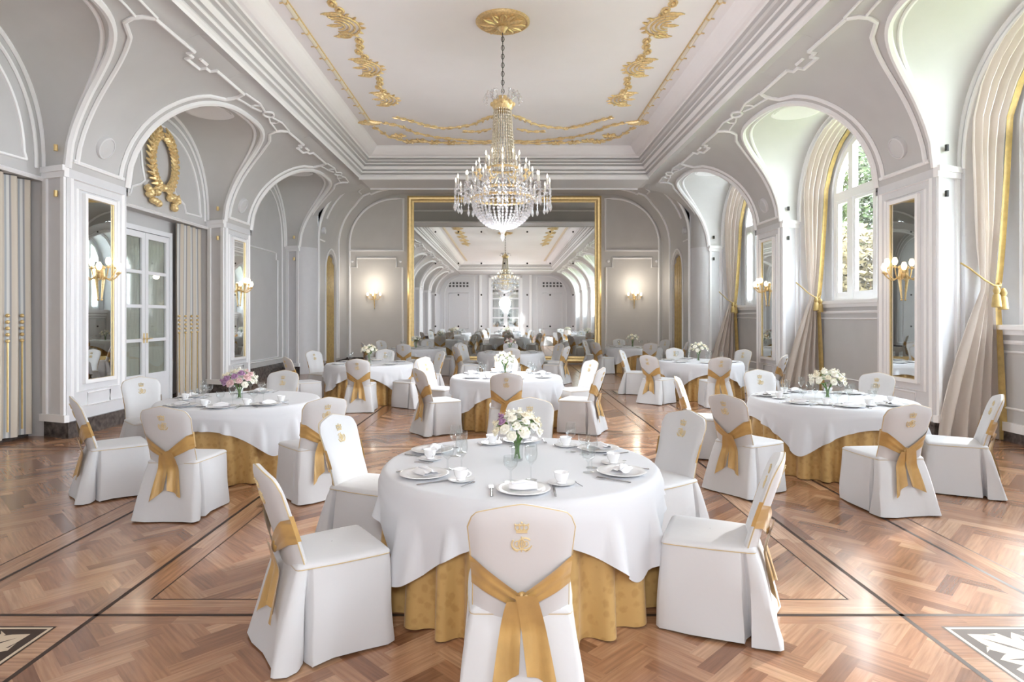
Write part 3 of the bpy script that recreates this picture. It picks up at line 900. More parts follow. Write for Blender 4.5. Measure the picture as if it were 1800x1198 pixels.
def lamp(loc, power, col=(1, .84, .62), r=.06):
    l = bpy.data.lights.new('lamp', 'POINT'); l.energy = power; l.color = col; l.shadow_soft_size = r
    o = bpy.data.objects.new('lamp_light', l); COL.objects.link(o); o.location = loc
for s in (-1, 1):
    sd = {-1: 'left', 1: 'right'}[s]
    for k, pc in enumerate(PIERS[:2]):
        lab = {(-1, 1): 'gilt candle sconce on the mirror beside the french door', (-1, 0): 'gilt candle sconce on the mirror beyond the wreath bay',
               (1, 1): 'gilt candle sconce on the mirror behind the right foreground table', (1, 0): 'gilt candle sconce on the mirror between the arched windows'}[(s, k)]
        make_sconce((s*(6.03-.02), pc, 2.32), -s*PI/2*1.0 if s < 0 else -PI/2, lab) if False else make_sconce((s*6.005, pc, 2.32), PI/2 if s < 0 else -PI/2, lab)
        lamp((s*5.45, pc, 2.6), 2)
    make_sconce((s*4.62, YE-.005, 2.38), 0, 'lit gilt sconce on the end wall panel, %s of the big mirror' % sd)
    lamp((s*4.62, YE-.62, 2.85), 13, (1, .90, .76), r=.14)
for s in (-1, 1):
    for k, pc in enumerate(PIERS[:2]+[19.35]):
        h = 4.22 if k < 2 else 4.35
        dd_ = cove(h) if k < 2 else BARREL[2][0]
        sl = Vector((-(1), 0, -.5 if k < 2 else 0)).normalized()
        sl = Vector((-s*1.0, 0, -.45 if k < 2 else 0)).normalized()
        q = sl.to_track_quat('Z', 'Y').to_matrix().to_4x4()
        M4 = Matrix.Translation((s*dd_, pc, h)) @ q
        rr = .17 if k < 2 else .10
        root = empty('wall_speaker', (0, 0, 0))
        lab = {(-1, 1): 'round grey speaker above the mirror by the french door', (-1, 0): 'round grey speaker above the far left pier mirror', (-1, 2): 'small round speaker above the left gold niche',
               (1, 1): 'round grey speaker above the mirror behind the right table', (1, 0): 'round grey speaker above the far right pier mirror', (1, 2): 'small round speaker above the right gold niche'}[(s, k)]
        tag(root, lab, 'speaker', 'round wall speakers')
        m = MB(); m.lathe([(rr, -.06), (rr, .035), (rr*.96, .055), (rr*.86, .06), (rr*.84, .045)], 28, M4=M4); m.obj('rim', M['pale'], root)
        m = MB(); m.lathe([(rr*.85, .045), (rr*.5, .06), (.001, .065)], 28, M4=M4); m.obj('grille', M['grille'], root)
    for k, c in enumerate(BAYS[1:3][::-1]+[BAYS[0]]):
        bay = {0: 'near', 1: 'middle', 2: 'far'}[k]
        for h, ud in ((4.02, 'above'), (3.40, 'below')):
            x, y_ = s*6.22, c+1.80
            root = empty('spotlight', (x, y_, h)); tag(root, 'tiny brass spotlight just %s the capital on the %s %s pilaster' % (ud, bay, 'left' if s < 0 else 'right'), 'spotlight', 'pilaster spotlights')
            m = MB(); m.tube([(0, .03, 0), (-s*.02, -.03, 0)], .02, 8); m.obj('bracket', M['goldframe'], root)
            sg_ = 1 if ud == 'above' else -1
            m = MB(); m.tube([(-s*.04, -.05, -.035*sg_), (-s*.04, -.05, .05*sg_)], .026, 10); m.obj('lamp_head', M['black'] if s > 0 else M['goldframe'], root)

# ------------------------------------------------------------------ gilded ornament
def leafstroke(mb, p0, ang, L, curl, r, z, n=7, zl=.0):
    pts = []; x, y_ = p0; a = ang
    for i in range(n+1):
        q = i/n; pts.append((x, y_, z-zl*math.sin(PI*q)))
        x += L/n*math.cos(a); y_ += L/n*math.sin(a); a += curl/n
    mb.tube(pts, lambda t: r*(.35+math.sin(PI*min(1, t*.9+.08))*.9)*(1 if t < .85 else .7), 6)
    return pts[-1]
# rosette over the chandelier
YC = 12.27
KC = (CEIL-1.68)/(7.47-1.68); CEIL0 = 7.47
def nearer(o):
    o.scale = (KC, KC, KC); o.location = (CX+(o.location[0]-CX)*KC, o.location[1]*KC, 1.68+(o.location[2]-1.68)*KC); return o
root = empty('ceiling_rosette', (0, YC, CEIL0)); tag(root, 'round gilded ceiling rosette above the chandelier', 'ceiling rose')
m = MB(); m.lathe([(.53, 0), (.53, -.02), (.49, -.045), (.45, -.03), (.40, -.05), (.30, -.075), (.26, -.06), (.15, -.10), (.08, -.11), (.001, -.12)], 48)
m.obj('medallion', M['gold'], root)
for k in range(12):
    a = 2*PI*k/12; m = MB()
    leafstroke(m, (.12*math.cos(a), .12*math.sin(a)), a-.3, .34, .9, .028, -.075)
    leafstroke(m, (.2*math.cos(a+.2), .2*math.sin(a+.2)), a+.4, .22, -1.0, .022, -.07)
    m.obj('leaf', M['gold'], root)
nearer(root)

def garland(s, lab, y0, y1):
    root = empty('ceiling_garland', (s*3.07, (y0+y1)/2, CEIL0)); tag(root, lab, 'gilded ornament', 'gilded ceiling garlands')
    y_ = y1; rg = random.Random(5 if s < 0 else 6); first = True
    while y_ > y0+.3:
        m = MB()
        cx, cy = 0, y_-(y0+y1)/2
        # half-shell palmette: nested C strokes with pointed tips towards the middle of the ceiling
        for j in range(4):
            rx, ry = .13+.10*j, .15+.105*j
            A0, A1 = (PI*.42, PI*1.58)
            pts = [(s*(.20+rx*math.cos(q)), cy+ry*math.sin(q), -.02-.012*math.sin((q-A0)/(A1-A0)*PI)) for q in [lerp(A0, A1, k/14) for k in range(15)]]
            m.tube(pts, lambda t: .009+.014*math.sin(PI*t), 6)
        m.tube([(s*(.16+.13*math.cos(q)), cy-.40+.11*math.sin(q), -.02) for q in [2*PI*k/14 for k in range(13)]], .022, 6)
        m.tube([(s*(.16+.13*math.cos(q)), cy+.42+.11*math.sin(q), -.02) for q in [2*PI*k/14 for k in range(13)]], .022, 6)
        for k in range(6):
            q = PI*(.68+.125*k); leafstroke(m, (s*(.20+.40*math.cos(q)), cy+.44*math.sin(q)), q if s > 0 else PI-q, .15, .5*(1 if k % 2 else -1), .020, -.02)
        for k in range(3):
            leafstroke(m, (s*.12, cy+.42-.42*k), (0 if s > 0 else PI)+(.5-.5*k)*s, .30, (k-1)*.8*s, .026, -.02)
        m.obj('acanthus_scroll', M['gold'], root)
        m = MB()
        for k in range(4):
            yy = cy-.62-.27*k; xx = cx+s*.07*math.sin(k*1.7)
            leafstroke(m, (xx, yy+.15), -PI/2+.7, .30, -1.6, .028, -.02); leafstroke(m, (xx, yy+.15), -PI/2-.7, .30, 1.6, .028, -.02)
            m.ball((xx, yy, -.03), .04, 8, 5)
        m.obj('leaf_chain', M['gold'], root)
        y_ -= 2.1
    nearer(root)
garland(-1, 'gilded acanthus garland down the left side of the ceiling', 5.0, 16.6)
garland(1, 'gilded acanthus garland down the right side of the ceiling', 5.0, 16.6)

# branches at the end of the ceiling
def branch(s, lab):
    root = empty('ceiling_branch', (s*2.0, 19.3, CEIL0)); tag(root, lab, 'gilded ornament', 'gilded laurel branches')
    def L(x, y): return (s*x-s*2.0, y-19.3, -.02)
    curves = [[(.25, 17.9), (.5, 18.2), (.9, 18.75), (1.4, 19.05), (1.9, 19.15), (2.3, 18.9), (2.75, 18.4), (3.1, 18.1)],
              [(.2, 20.5), (.8, 20.6), (1.5, 20.35), (2.2, 20.1), (2.8, 19.6), (3.1, 18.95), (3.55, 18.6)],
              [(.3, 20.75), (1.2, 20.8), (2.0, 20.72), (3.2, 20.6), (3.7, 20.0), (3.95, 19.0)],
              [(.4, 19.2), (.8, 19.5), (1.2, 19.45)]]
    rg = random.Random(11)
    for ci, cvv in enumerate(curves):
        m = MB(); pts = []
        for i in range(len(cvv)-1):
            for k in range(4): q = k/4; pts.append(L(lerp(cvv[i][0], cvv[i+1][0], q), lerp(cvv[i][1], cvv[i+1][1], q)))
        pts.append(L(*cvv[-1]))
        m.tube(pts, .024, 6)
        for i in range(1, len(pts), 2):
            a = math.atan2(pts[i][1]-pts[i-1][1], pts[i][0]-pts[i-1][0])
            leafstroke(m, pts[i][:2], a+.6, .20+.08*rg.random(), -.5, .022, -.025, 5)
            leafstroke(m, pts[i][:2], a-.6, .20+.08*rg.random(), .5, .022, -.025, 5)
        m.obj('laurel_stem', M['gold'], root)
    for cx, cy in ((2.3, 20.65), (3.1, 20.55), (3.35, 19.9), (2.75, 20.45), (1.75, 20.7)):
        m = MB()
        for k in range(6):
            p = L(cx, cy); a = k*PI/3; leafstroke(m, (p[0]+.05*math.cos(a), p[1]+.05*math.sin(a)), a, .2, .7, .034, -.03, 5)
        m.ball((p[0], p[1], -.04), .06, 8, 5)
        m.obj('flower_head', M['gold'], root)
    nearer(root)
branch(-1, 'gilded laurel branches at the left end of the ceiling'); branch(1, 'gilded laurel branches at the right end of the ceiling')
# bamboo rods along the ceiling edge
bt = MB()
for s in (-1, 1):
    X = s*3.98; ya, yb2 = -9.0, 18.4
    bt.cur = 0; bt.tube([(X, ya, CEIL0-.02), (X, yb2, CEIL0-.02)], .042, 8)
    bt.cur = 1
    bt.tube([(X-s*.055, ya, CEIL0-.012), (X-s*.055, yb2, CEIL0-.012)], .014, 5)
    y_ = ya
    while y_ < yb2:
        bt.tube([(X, y_-.03, CEIL0-.02), (X, y_+.03, CEIL0-.02)], .050, 8); bt.tube([(X, y_, CEIL0-.03), (X+s*.12, y_+.05, CEIL0-.02)], .014, 5); y_ += .62
    for k in range(6): leafstroke(bt, (X, yb2), PI/2+(k-2.5)*.35, .42, (k-2.5)*.3, .05, CEIL0-.03)
struct(nearer(bt.obj('trim_7', [pbr('cream_rod', (.80, .74, .62), .45), M['gold']])))

# wreath on the lunette over the french door
def wreath(c, lab):
    root = empty('gilded_wreath', (-DB, c, 4.55)); tag(root, lab, 'gilded ornament')
    rg = random.Random(2)
    def P(u, h, o=.05): return (o+.045, u, h-4.55)
    for sg in (-1, 1):
        m = MB()
        for k in range(15):
            a = -PI/2+sg*(.15+2.55*k/14)
            y, h = .40*math.cos(a), 4.62+.52*math.sin(a)
            ta = a+sg*PI/2
            for j in (-1, 0, 1):
                b = ta+j*.75; L = .20 if j else .16
                m.tube([P(y, h, .02), P(y+L*.5*math.cos(b), h+L*.5*math.sin(b), .06), P(y+L*math.cos(b), h+L*math.sin(b), .025)], lambda t: .012+.030*math.sin(PI*t), 5)
            if k % 2: m.ball(P(y, h, .06), .04, 8, 5)
        m.obj('laurel_spray', M['gold'], root)
    m = MB()
    for sg in (-1, 1):
        for k in range(9):
            cy, h = sg*(.34+.18*(rg.random()*2-1)), 3.90+.12*(rg.random()*2-1)
            m.ball(P(cy, h, .04), .055+.025*rg.random(), 8, 6)
            m.tube([P(cy, h), P(cy+.1*rg.uniform(-1, 1), h+.1*rg.uniform(-1, 1), .08)], lambda t: .03*(1.1-t), 5)
        m.tube([P(0, 4.11), P(sg*.12, 4.08, .06), P(sg*.22, 4.0, .05), P(sg*.34, 3.92, .05)], .035, 6)
    m.ball(P(0, 4.11, .05), .075, 10, 6)
    m.obj('ribbon_bow', M['gold'], root)
wreath(BAYS[1], 'gilded laurel wreath with a bow on the lunette over the french door')

# niche curtains
for s in (-1, 1):
    m = MB()
    rows = []
    for k in range(33):
        q = k/32; y = 20.35-.545+1.09*q; top = 3.1+.60*math.sqrt(max(0, 1-((y-20.35)/.56)**2))
        rows.append([(s*(5.69+.02*math.cos(q*30)), y, lerp(.03, top-.03, v/6)) for v in range(7)])
    m.grid(rows)
    o = m.obj('niche_curtain', M['golddrape'], recalc=False); tag(o, 'gold curtain closing the tall arched niche at the %s end' % ('left' if s < 0 else 'right'), 'curtain')

# ------------------------------------------------------------------ chandelier
def chandelier(loc, lab, full=True):
    root = empty('chandelier', loc); tag(root, lab, 'chandelier')
    def h(v): return v-loc[2]
    m = MB(); k = 0; z = 6.02
    m.tube([(0, 0, h(6.0)), (0, 0, h(CEIL0-.1))], .008, 6)
    while z < CEIL0-.12:
        ax = (1, 0) if k % 2 else (0, 1)
        m.tube([(.028*math.cos(a)*ax[0], .028*math.cos(a)*ax[1], h(z+.055*math.sin(a))) for a in [2*PI*i/8 for i in range(8)]], .007, 4, closed=True); z += .085; k += 1
    m.obj('chain', M['black'], root)
    m = MB(); m.lathe([(.05, h(CEIL0-.02)), (.06, h(CEIL0-.10)), (.11, h(CEIL0-.13)), (.05, h(CEIL0-.2)), (.01, h(CEIL0-.24))], 16); m.obj('canopy', M['gold'], root)
    m = MB(); m.lathe([(.05, h(6.02)), (.10, h(6.0)), (.13, h(5.94)), (.21, h(5.86)), (.20, h(5.78)), (.17, h(5.72))], 24)
    for i in range(8):
        a = 2*PI*i/8; m.ball((.2*math.cos(a), .2*math.sin(a), h(5.85)), .05, 8, 5)
    m.obj('crown', M['gold'], root)
    m = MB()
    for i in range(12):
        a = 2*PI*i/12; ca, sa = math.cos(a), math.sin(a)
        m.tube([(.16*ca, .16*sa, h(5.9)), (.24*ca, .24*sa, h(6.02)), (.33*ca, .33*sa, h(6.06)), (.37*ca, .37*sa, h(5.97))], .012, 5)
        m.ball((.37*ca, .37*sa, h(5.92)), .022, 6, 5, (1, 1, 1.9)); m.ball((.24*ca, .24*sa, h(6.07)), .022, 6, 5, (1, 1, 1.9))
    m.obj('crystal_plume', M['crystal'], root)
    # column of bead strands
    m = MB()
    for i in range(26):
        a = 2*PI*i/26; pts = []
        for q in range(9):
            t = q/8; r = .165+.06*t+.07*t**4; pts.append((r*math.cos(a), r*math.sin(a), h(lerp(5.76, 4.62, t))))
        m.tube(pts, lambda t: .011, 5)
        for q in range(19):
            t = q/18; r = .165+.06*t+.07*t**4; m.ball((r*math.cos(a), r*math.sin(a), h(lerp(5.74, 4.64, t))), .019, 6, 4)
    m.obj('bead_strands', pbr('amber_crystal', (.58, .52, .40), .15, metal=.3, coat=.5) if full else M['crystal'], root)
    for rr, hh in ((.31, 4.58), (.38, 4.19), (.60, 4.0)):
        m = MB(); m.lathe([(rr, h(hh-.025)), (rr+.02, h(hh)), (rr, h(hh+.025)), (rr-.015, h(hh)), (rr, h(hh-.025))], 36)
        m.obj('hoop', M['gold'], root)
    # basket
    m = MB()
    for i in range(40):
        a = 2*PI*i/40; pts = []
        for q in range(15):
            t = q/14*PI/2*.97; r = .60*math.cos(t); z = 3.98-.58*math.sin(t)
            pts.append((r*math.cos(a), r*math.sin(a), h(z)))
            if q < 12: m.ball((r*math.cos(a), r*math.sin(a), h(z)), .026, 6, 4)
        m.tube(pts, .008, 4)
    m.lathe([(.10, h(3.42)), (.06, h(3.36)), (.03, h(3.30)), (.045, h(3.24)), (.001, h(3.16))], 10)
    m.obj('basket', M['crystal'], root)
    m = MB()
    for i in range(36):
        a = 2*PI*i/36
        for q in range(7):
            t = q/6; r = lerp(.32, .60, t); z = lerp(4.55, 4.0, t)-.10*math.sin(PI*t); m.ball((r*math.cos(a), r*math.sin(a), h(z)), .022, 5, 4)
    m.obj('swag', M['crystal'], root)
    tiers = [(16, .92, 4.20, .20), (14, .72, 4.30, .22), (12, .52, 4.52, .22), (10, .34, 4.70, .22)]
    for ti, (n, R, hz, cl) in enumerate(tiers):
        for i in range(n):
            a = 2*PI*(i+.5*(ti % 2))/n; ca, sa = math.cos(a), math.sin(a)
            r0 = .3 if ti < 2 else .2
            m = MB(); pts = []
            for q in range(7):
                t = q/6; r = lerp(r0, R, t); pts.append((r*ca, r*sa, h(hz-.06-.12*math.sin(PI*t)+(.0))))
            m.tube(pts, .010, 5)
            m.lathe([(.008, -.06), (.045, -.01), (.05, 0), (.015, .005)], 10, (R*ca, R*sa, h(hz)))
            ao = m.obj('arm', M['crystal'] if ti != 2 else M['gold'], root)
            m = MB(); m.lathe([(.016, 0), (.016, cl*.6), (.001, cl*.6+.002)], 8, (R*ca, R*sa, h(hz)))
            m.obj('candle', M['candle'], ao)
            m = MB(); m.lathe([(.006, 0), (.017, .03), (.012, .06), (.001, .095)], 8, (R*ca, R*sa, h(hz+cl*.6)))
            m.obj('bulb', M['bulb'], ao)
            m = MB()
            for da in (-.07, .07) if ti < 2 else (0,):
                px, py = (R+.02)*math.cos(a+da), (R+.02)*math.sin(a+da)
                L = .34 if ti == 0 else .26
                m.tube([(px, py, h(hz-.02)), (px, py, h(hz-.02-L))], .006, 4)
                for q in range(3): m.ball((px, py, h(hz-.07-q*L*.28)), .018, 6, 4)
                m.lathe([(.002, 0), (.024, -.05), (.03, -.10), (.001, -.16)], 6, (px, py, h(hz-L+.05)))
            m.obj('pendant', M['crystal'], ao)
    return root
chandelier((0, YC, 3.16), 'large crystal chandelier hanging from the gilded ceiling rosette')
ob = nearer(bpy.data.objects['chandelier'])
r2 = dup(ob, (0, -.6, ob.location[2])); tag(r2, 'second crystal chandelier, seen only reflected in the end mirror', 'chandelier')

# ------------------------------------------------------------------ covered chair (faces +y)
def yb_line(h): return -.205-.155*max(0, (h-.44)/.5)**1.1
def wback(h):
    T = [(.40, .198), (.5, .200), (.62, .197), (.75, .207), (.86, .216), (.95, .218)]
    for i in range(len(T)-1):
        if h <= T[i+1][0]:
            q = (h-T[i][0])/(T[i+1][0]-T[i][0]); return lerp(T[i][1], T[i+1][1], max(0, q))
    return T[-1][1]
def topb(u):
    a = abs(u); return .953-.052*a**1.25-.055*max(0, (a-.78)/.22)**2.4
def bpt(u, v, side):
    h = lerp(.44, topb(u), v); x = u*wback(h)
    y = yb_line(h)+.028*u*u; th = .026*(1-abs(u)**8)*(1-.75*v**12)+.006
    return Vector((x, y+side*th, h))
def back_at(x, h, side, off):
    u = x/wback(h); y = yb_line(h)+.028*u*u; th = .026*(1-min(1, abs(u))**8)+.006
    return Vector((x, y+side*(th+off), h))
def skirt_y(h):
    return lerp(-.35, -.225, max(0, min(1, h/.465)))
def outline_top(t):
    """closed seat outline, t in 0..1, superellipse"""
    a = 2*PI*t; co, si = math.cos(a), math.sin(a); e = 2/4.5
    x = math.copysign(abs(co)**e, co); y = math.copysign(abs(si)**e, si)
    yy = .01+.235*y; return x*lerp(.205, .228, (y+1)/2), yy
def make_chair():
    root = empty('banquet_chair')
    # seat cushion under the cover
    # skirt to the floor with an inverted pleat at each rear side
    half_b = [(0, .275), (.12, .272), (.225, .270), (.246, .255), (.252, .20), (.256, .08), (.262, -.05), (.268, -.165), (.262, -.172), (.20, -.185), (.165, -.20), (.20, -.215), (.262, -.225), (.272, -.235), (.280, -.30), (.272, -.345), (.255, -.358), (.15, -.352), (0, -.345)]
    half_t = [(0, .247), (.12, .247), (.212, .244), (.230, .232), (.234, .18), (.232, .07), (.226, -.05), (.219, -.150), (.216, -.156), (.210, -.162), (.208, -.168), (.209, -.174), (.213, -.180), (.214, -.186), (.210, -.205), (.203, -.222), (.190, -.229), (.11, -.230), (0, -.230)]
    ring_b = half_b+[(-x, y) for x, y in half_b[-2:0:-1]]; ring_t = half_t+[(-x, y) for x, y in half_t[-2:0:-1]]
    m = MB(); rows = []
    for i in range(11):
        q = i/10; row = []
        for j, (a, b) in enumerate(zip(ring_t, ring_b)):
            e = q**.85
            x = lerp(a[0], b[0], e); y = lerp(a[1], b[1], e)
            wv = .009*math.sin(j*1.9)*q*q+.007*math.sin(j*.9+q*5)*q
            row.append((x+wv*(1 if x > 0 else -1), y+wv, lerp(.462, .012, q)+(.004*math.sin(j*1.3) if i == 10 else 0)))
        rows.append(row)
    m.grid(rows, closed_v=True)
    sk = m.obj('skirt', M['cover'], root, recalc=True, angle=55)
    # backrest
    m = MB(); nu, nv = 22, 16
    F = [[bpt(-1+2*i/nu, j/nv, 1) for j in range(nv+1)] for i in range(nu+1)]
    B = [[bpt(-1+2*i/nu, j/nv, -1) for j in range(nv+1)] for i in range(nu+1)]
    m.grid(F); m.grid(B)
    rim = [(0, j) for j in range(nv+1)]+[(i, nv) for i in range(1, nu+1)]+[(nu, j) for j in range(nv-1, -1, -1)]
    m.grid([[F[i][j], B[i][j]] for i, j in rim])
    bo = m.obj('backrest', M['cover'], root, angle=50)
    m = MB(); m.tube([(F[i][j]+B[i][j])/2*.0+B[i][j]*.85+F[i][j]*.15 for i, j in rim], .0036, 5); m.obj('back_piping', M['piping'], root)
    HP = half_t[:7]+half_t[14:-1]
    ringp = HP+[(0, -.231)]+[(-x, y) for x, y in HP[:0:-1]]
    m = MB(); m.grid([[(x*rr, .01+(y-.01)*rr, z) for x, y in ringp] for rr, z in ((1.0, .455), (1.012, .464), (1.0, .474), (.955, .484), (.85, .490), (.55, .496), (.25, .498), (.01, .4985))], closed_v=True)
    m.obj('seat', M['cover'], root)
    m = MB(); m.tube([(x*1.008, y, .462) for x, y in HP+[(0, -.231)]+[(-x, y) for x, y in HP[:0:-1]]], .0034, 5, closed=True); m.obj('seat_piping', M['piping'], root)
    # sash
    m = MB()
    for sg in (-1, 1):
        rows = []
        for i in range(15):
            q = i/14; x = sg*lerp(1.0, .03, q)
            hc = lerp(.665, .538, q**.9); hw = lerp(.066, .034, q)
            row = []
            for j in range(9):
                w_ = -1+2*j/8; hh = hc+hw*w_
                xx = x*wback(hh)*(1.03 if q < .08 else 1)
                rip = .006*math.sin(w_*7+q*2)*(.4+q)
                pnt = back_at(max(-.999*wback(hh), min(.999*wback(hh), xx)), hh, -1, .010+rip*.6+.012*q)
                if q < .08: pnt = Vector((sg*(wback(hh)+.006), yb_line(hh)+.028-.004, hh))
                row.append(pnt)
            rows.append(row)
        m.grid([[Vector((sg*(wback(p_.z)+.005), yb_line(p_.z)+.028+.016, p_.z)) for p_ in rows[0]]]+rows)
    m.ball((.004, yb_line(.54)-.052, .540), .030, 12, 8, (1.0, .5, 1.25))
    so = m.obj('sash', M['sash'], root, recalc=True, angle=60)
    for sg in (-1, 1):
        m = MB(); rows = []
        Lb = .165 if sg < 0 else .205
        for i in range(15):
            q = i/14; row = []
            for j in range(9):
                w_ = j/8               # 0 at centre line, 1 at outer edge
                hb = lerp(.265, Lb, w_) if sg < 0 else lerp(.26, Lb, w_)
                hh = lerp(.545 if sg < 0 else .575, hb, q)
                x0 = lerp(-.016, .050, w_) if sg < 0 else lerp(-.018, .066, w_); x1 = lerp(.010, .125, w_) if sg < 0 else lerp(.022, .145, w_)
                x = -.008*(1-q)+sg*lerp(x0, x1, q**.8)
                yy = min(yb_line(max(hh, .44))-.034, skirt_y(hh)-.002)-.024-.016*math.sin(w_*PI*2.2+q*2)*q-.014*(1-q)
                if sg > 0: yy -= .008
                row.append((x, yy, hh))
            rows.append(row)
        m.grid(rows); 
        m.obj('sash_tail', M['sash'], so, recalc=True)
    # embroidered crest on both faces
    for side in (1, -1):
        m = MB()
        def E(pts, r=.0028, closed=False): m.tube([back_at(x, h, side, .002) for x, h in pts], r, 5, closed)
        k0 = .802
        E([(-.022, k0+.040), (.022, k0+.040)], .0035); E([(-.022, k0+.046), (.022, k0+.046)], .0025)
        for cx in (-.017, 0, .017): E([(cx+.009*math.cos(a)*1.0, k0+.060+.012*math.sin(a)) for a in [2*PI*q/9 for q in range(9)]], .0028, True)
        for cx in (-.026, -.009, .009, .026): m.ball(back_at(cx, k0+.074, side, .003), .0038, 6, 4)
        m.ball(back_at(0, k0+.082, side, .003), .0045, 6, 4)
        for sg in (-1, 1):
            E([(sg*.013+.026*math.cos(a), k0-.012+.026*math.sin(a)) for a in [sg*0+(.7 if sg > 0 else PI+.7-1.4)+q*(2*PI-1.4)/14 for q in range(15)]], .0034)
            E([(sg*.002, k0-.03), (sg*.018, k0-.046), (sg*.032, k0-.036), (sg*.04, k0-.02)], .0026)
            E([(sg*.016+.011*math.cos(a), k0-.012+.013*math.sin(a)) for a in [2*PI*q/9 for q in range(9)]], .0024, True)
        E([(0, k0+.02), (0, k0-.046)], .0028)
        m.obj('crest', M['thread'], root)
    return root
CH0 = make_chair(); USED = [False]
def chair(X, Y, deg, lab):
    loc = (X+CX, Y, 0); rz = math.radians(deg-90)
    if not USED[0]: o = CH0; o.location = loc; o.rotation_euler = (0, 0, rz); USED[0] = True; KIDS[o.name] = [(c, list(c.children)) for c in o.children]
    else: o = dup(CH0, loc, rz)
    tag(o, lab, 'chair', 'white covered banquet chairs'); return o

# ------------------------------------------------------------------ tables
def make_table():
    root = empty('banquet_table')
    m = MB(); R = .82
    m.lathe([(.001, .715), (R, .715), (R+.005, .722), (R+.005, .735), (R, .74), (.001, .74)], 64); m.obj('tabletop', M['bark'], root)
    m = MB(); rows = []; N = 288; nf = 23
    for i in range(12):
        q = i/11; row = []
        for k in range(N):
            a = 2*PI*k/N; ph = nf*a+1.1*math.sin(3*a)+.7*math.sin(7*a+1)
            s_ = math.sin(ph); bulge = (abs(s_)**.7*math.copysign(1, s_))
            r = R+.012+q*.012+(.014+.040*q)*bulge*min(1, q*4)
            row.append((r*math.cos(a), r*math.sin(a), lerp(.742, .006, q)+(.004*math.sin(ph) if i == 11 else 0)))
        rows.append(row)
    m.grid(rows, closed_v=True); m.lathe([(.001, .744), (R, .744), (R+.012, .742)], 96)
    m.obj('table_skirt', M['damask'], root, angle=70)
    return root
def make_cloth(rot=0.0, seed=1):
    """square white overlay: short at the middle of each side, pointed at the corners"""
    R = .845; S = 1.035
    N = 320; m = MB(); rows = []
    for rr in (.001, .4, .75, .97): rows.append([(R*rr*math.cos(2*PI*k/N), R*rr*math.sin(2*PI*k/N), .754) for k in range(N)])
    for ex, z in ((R*.99, .7535), (R+.004, .751), (R+.012, .744)): rows.append([(ex*math.cos(2*PI*k/N), ex*math.sin(2*PI*k/N), z) for k in range(N)])
    rg = random.Random(seed); ph0 = rg.random()*6
    for i in range(1, 13):
        q = i/12; row = []
        for k in range(N):
            a = 2*PI*k/N; c_ = abs(math.cos(a+rot)); s_ = abs(math.sin(a+rot))
            pw = 9; L = S/((c_**pw+s_**pw)**(1/pw))
            drop = L-R
            corner = smooth((drop-.2)/.40)
            fold = math.sin(18*a+1.4*math.sin(4*a+ph0)+ph0)
            f2 = math.sin(31*a+ph0*2)
            r = R+.014+q*(.022+.045*corner)+q**1.2*(.022*fold+.013*f2)+(q**1.3)*drop*(.11*fold*(.30+1.0*corner)+.035*f2)
            z = .744-q*drop*(1-.05*corner)
            r = max(r, .866+.025*min(1, q*3))
            row.append((r*math.cos(a), r*math.sin(a), z))
        rows.append(row)
    m.grid(rows, closed_v=True)
    return m
TAB0 = make_table()
TABLES = [  # X, Y, name used in labels
    (.09, 4.0, 'the front centre table'), (-3.0, 7.05, 'the left foreground table'), (3.68, 7.1, 'the right foreground table'),
    (0.0, 9.9, 'the second centre table'), (-2.75, 12.6, 'the left table of the third row'), (4.08, 13.2, 'the right table of the third row'),
    (.12, 16.5, 'the centre table nearest the end mirror'), (3.94, 19.4, 'the table at the far right corner'), (-2.7, 18.8, 'the table at the far left corner')]
CL = None
for i, (X, Y, nm) in enumerate(TABLES):
    o = TAB0 if i == 0 else dup(TAB0, (X+CX, Y, 0)); o.location = (X+CX, Y, 0)
    if i == 0: KIDS[o.name] = [(c, list(c.children)) for c in o.children]
    tag(o, 'round table in a floor-length gold damask skirt, '+nm, 'table', 'round banquet tables')
    if CL is None or i in (1, 2, 3):
        cl = make_cloth(0, i+1).obj('tablecloth', M['linen'], recalc=True, angle=60); CL = cl
    else:
        cl = CL.copy(); COL.objects.link(cl)
    cl.location = (X+CX, Y, 0)
    tag(cl, 'white square overlay cloth with pointed corners on '+nm, 'tablecloth', 'white overlay tablecloths')

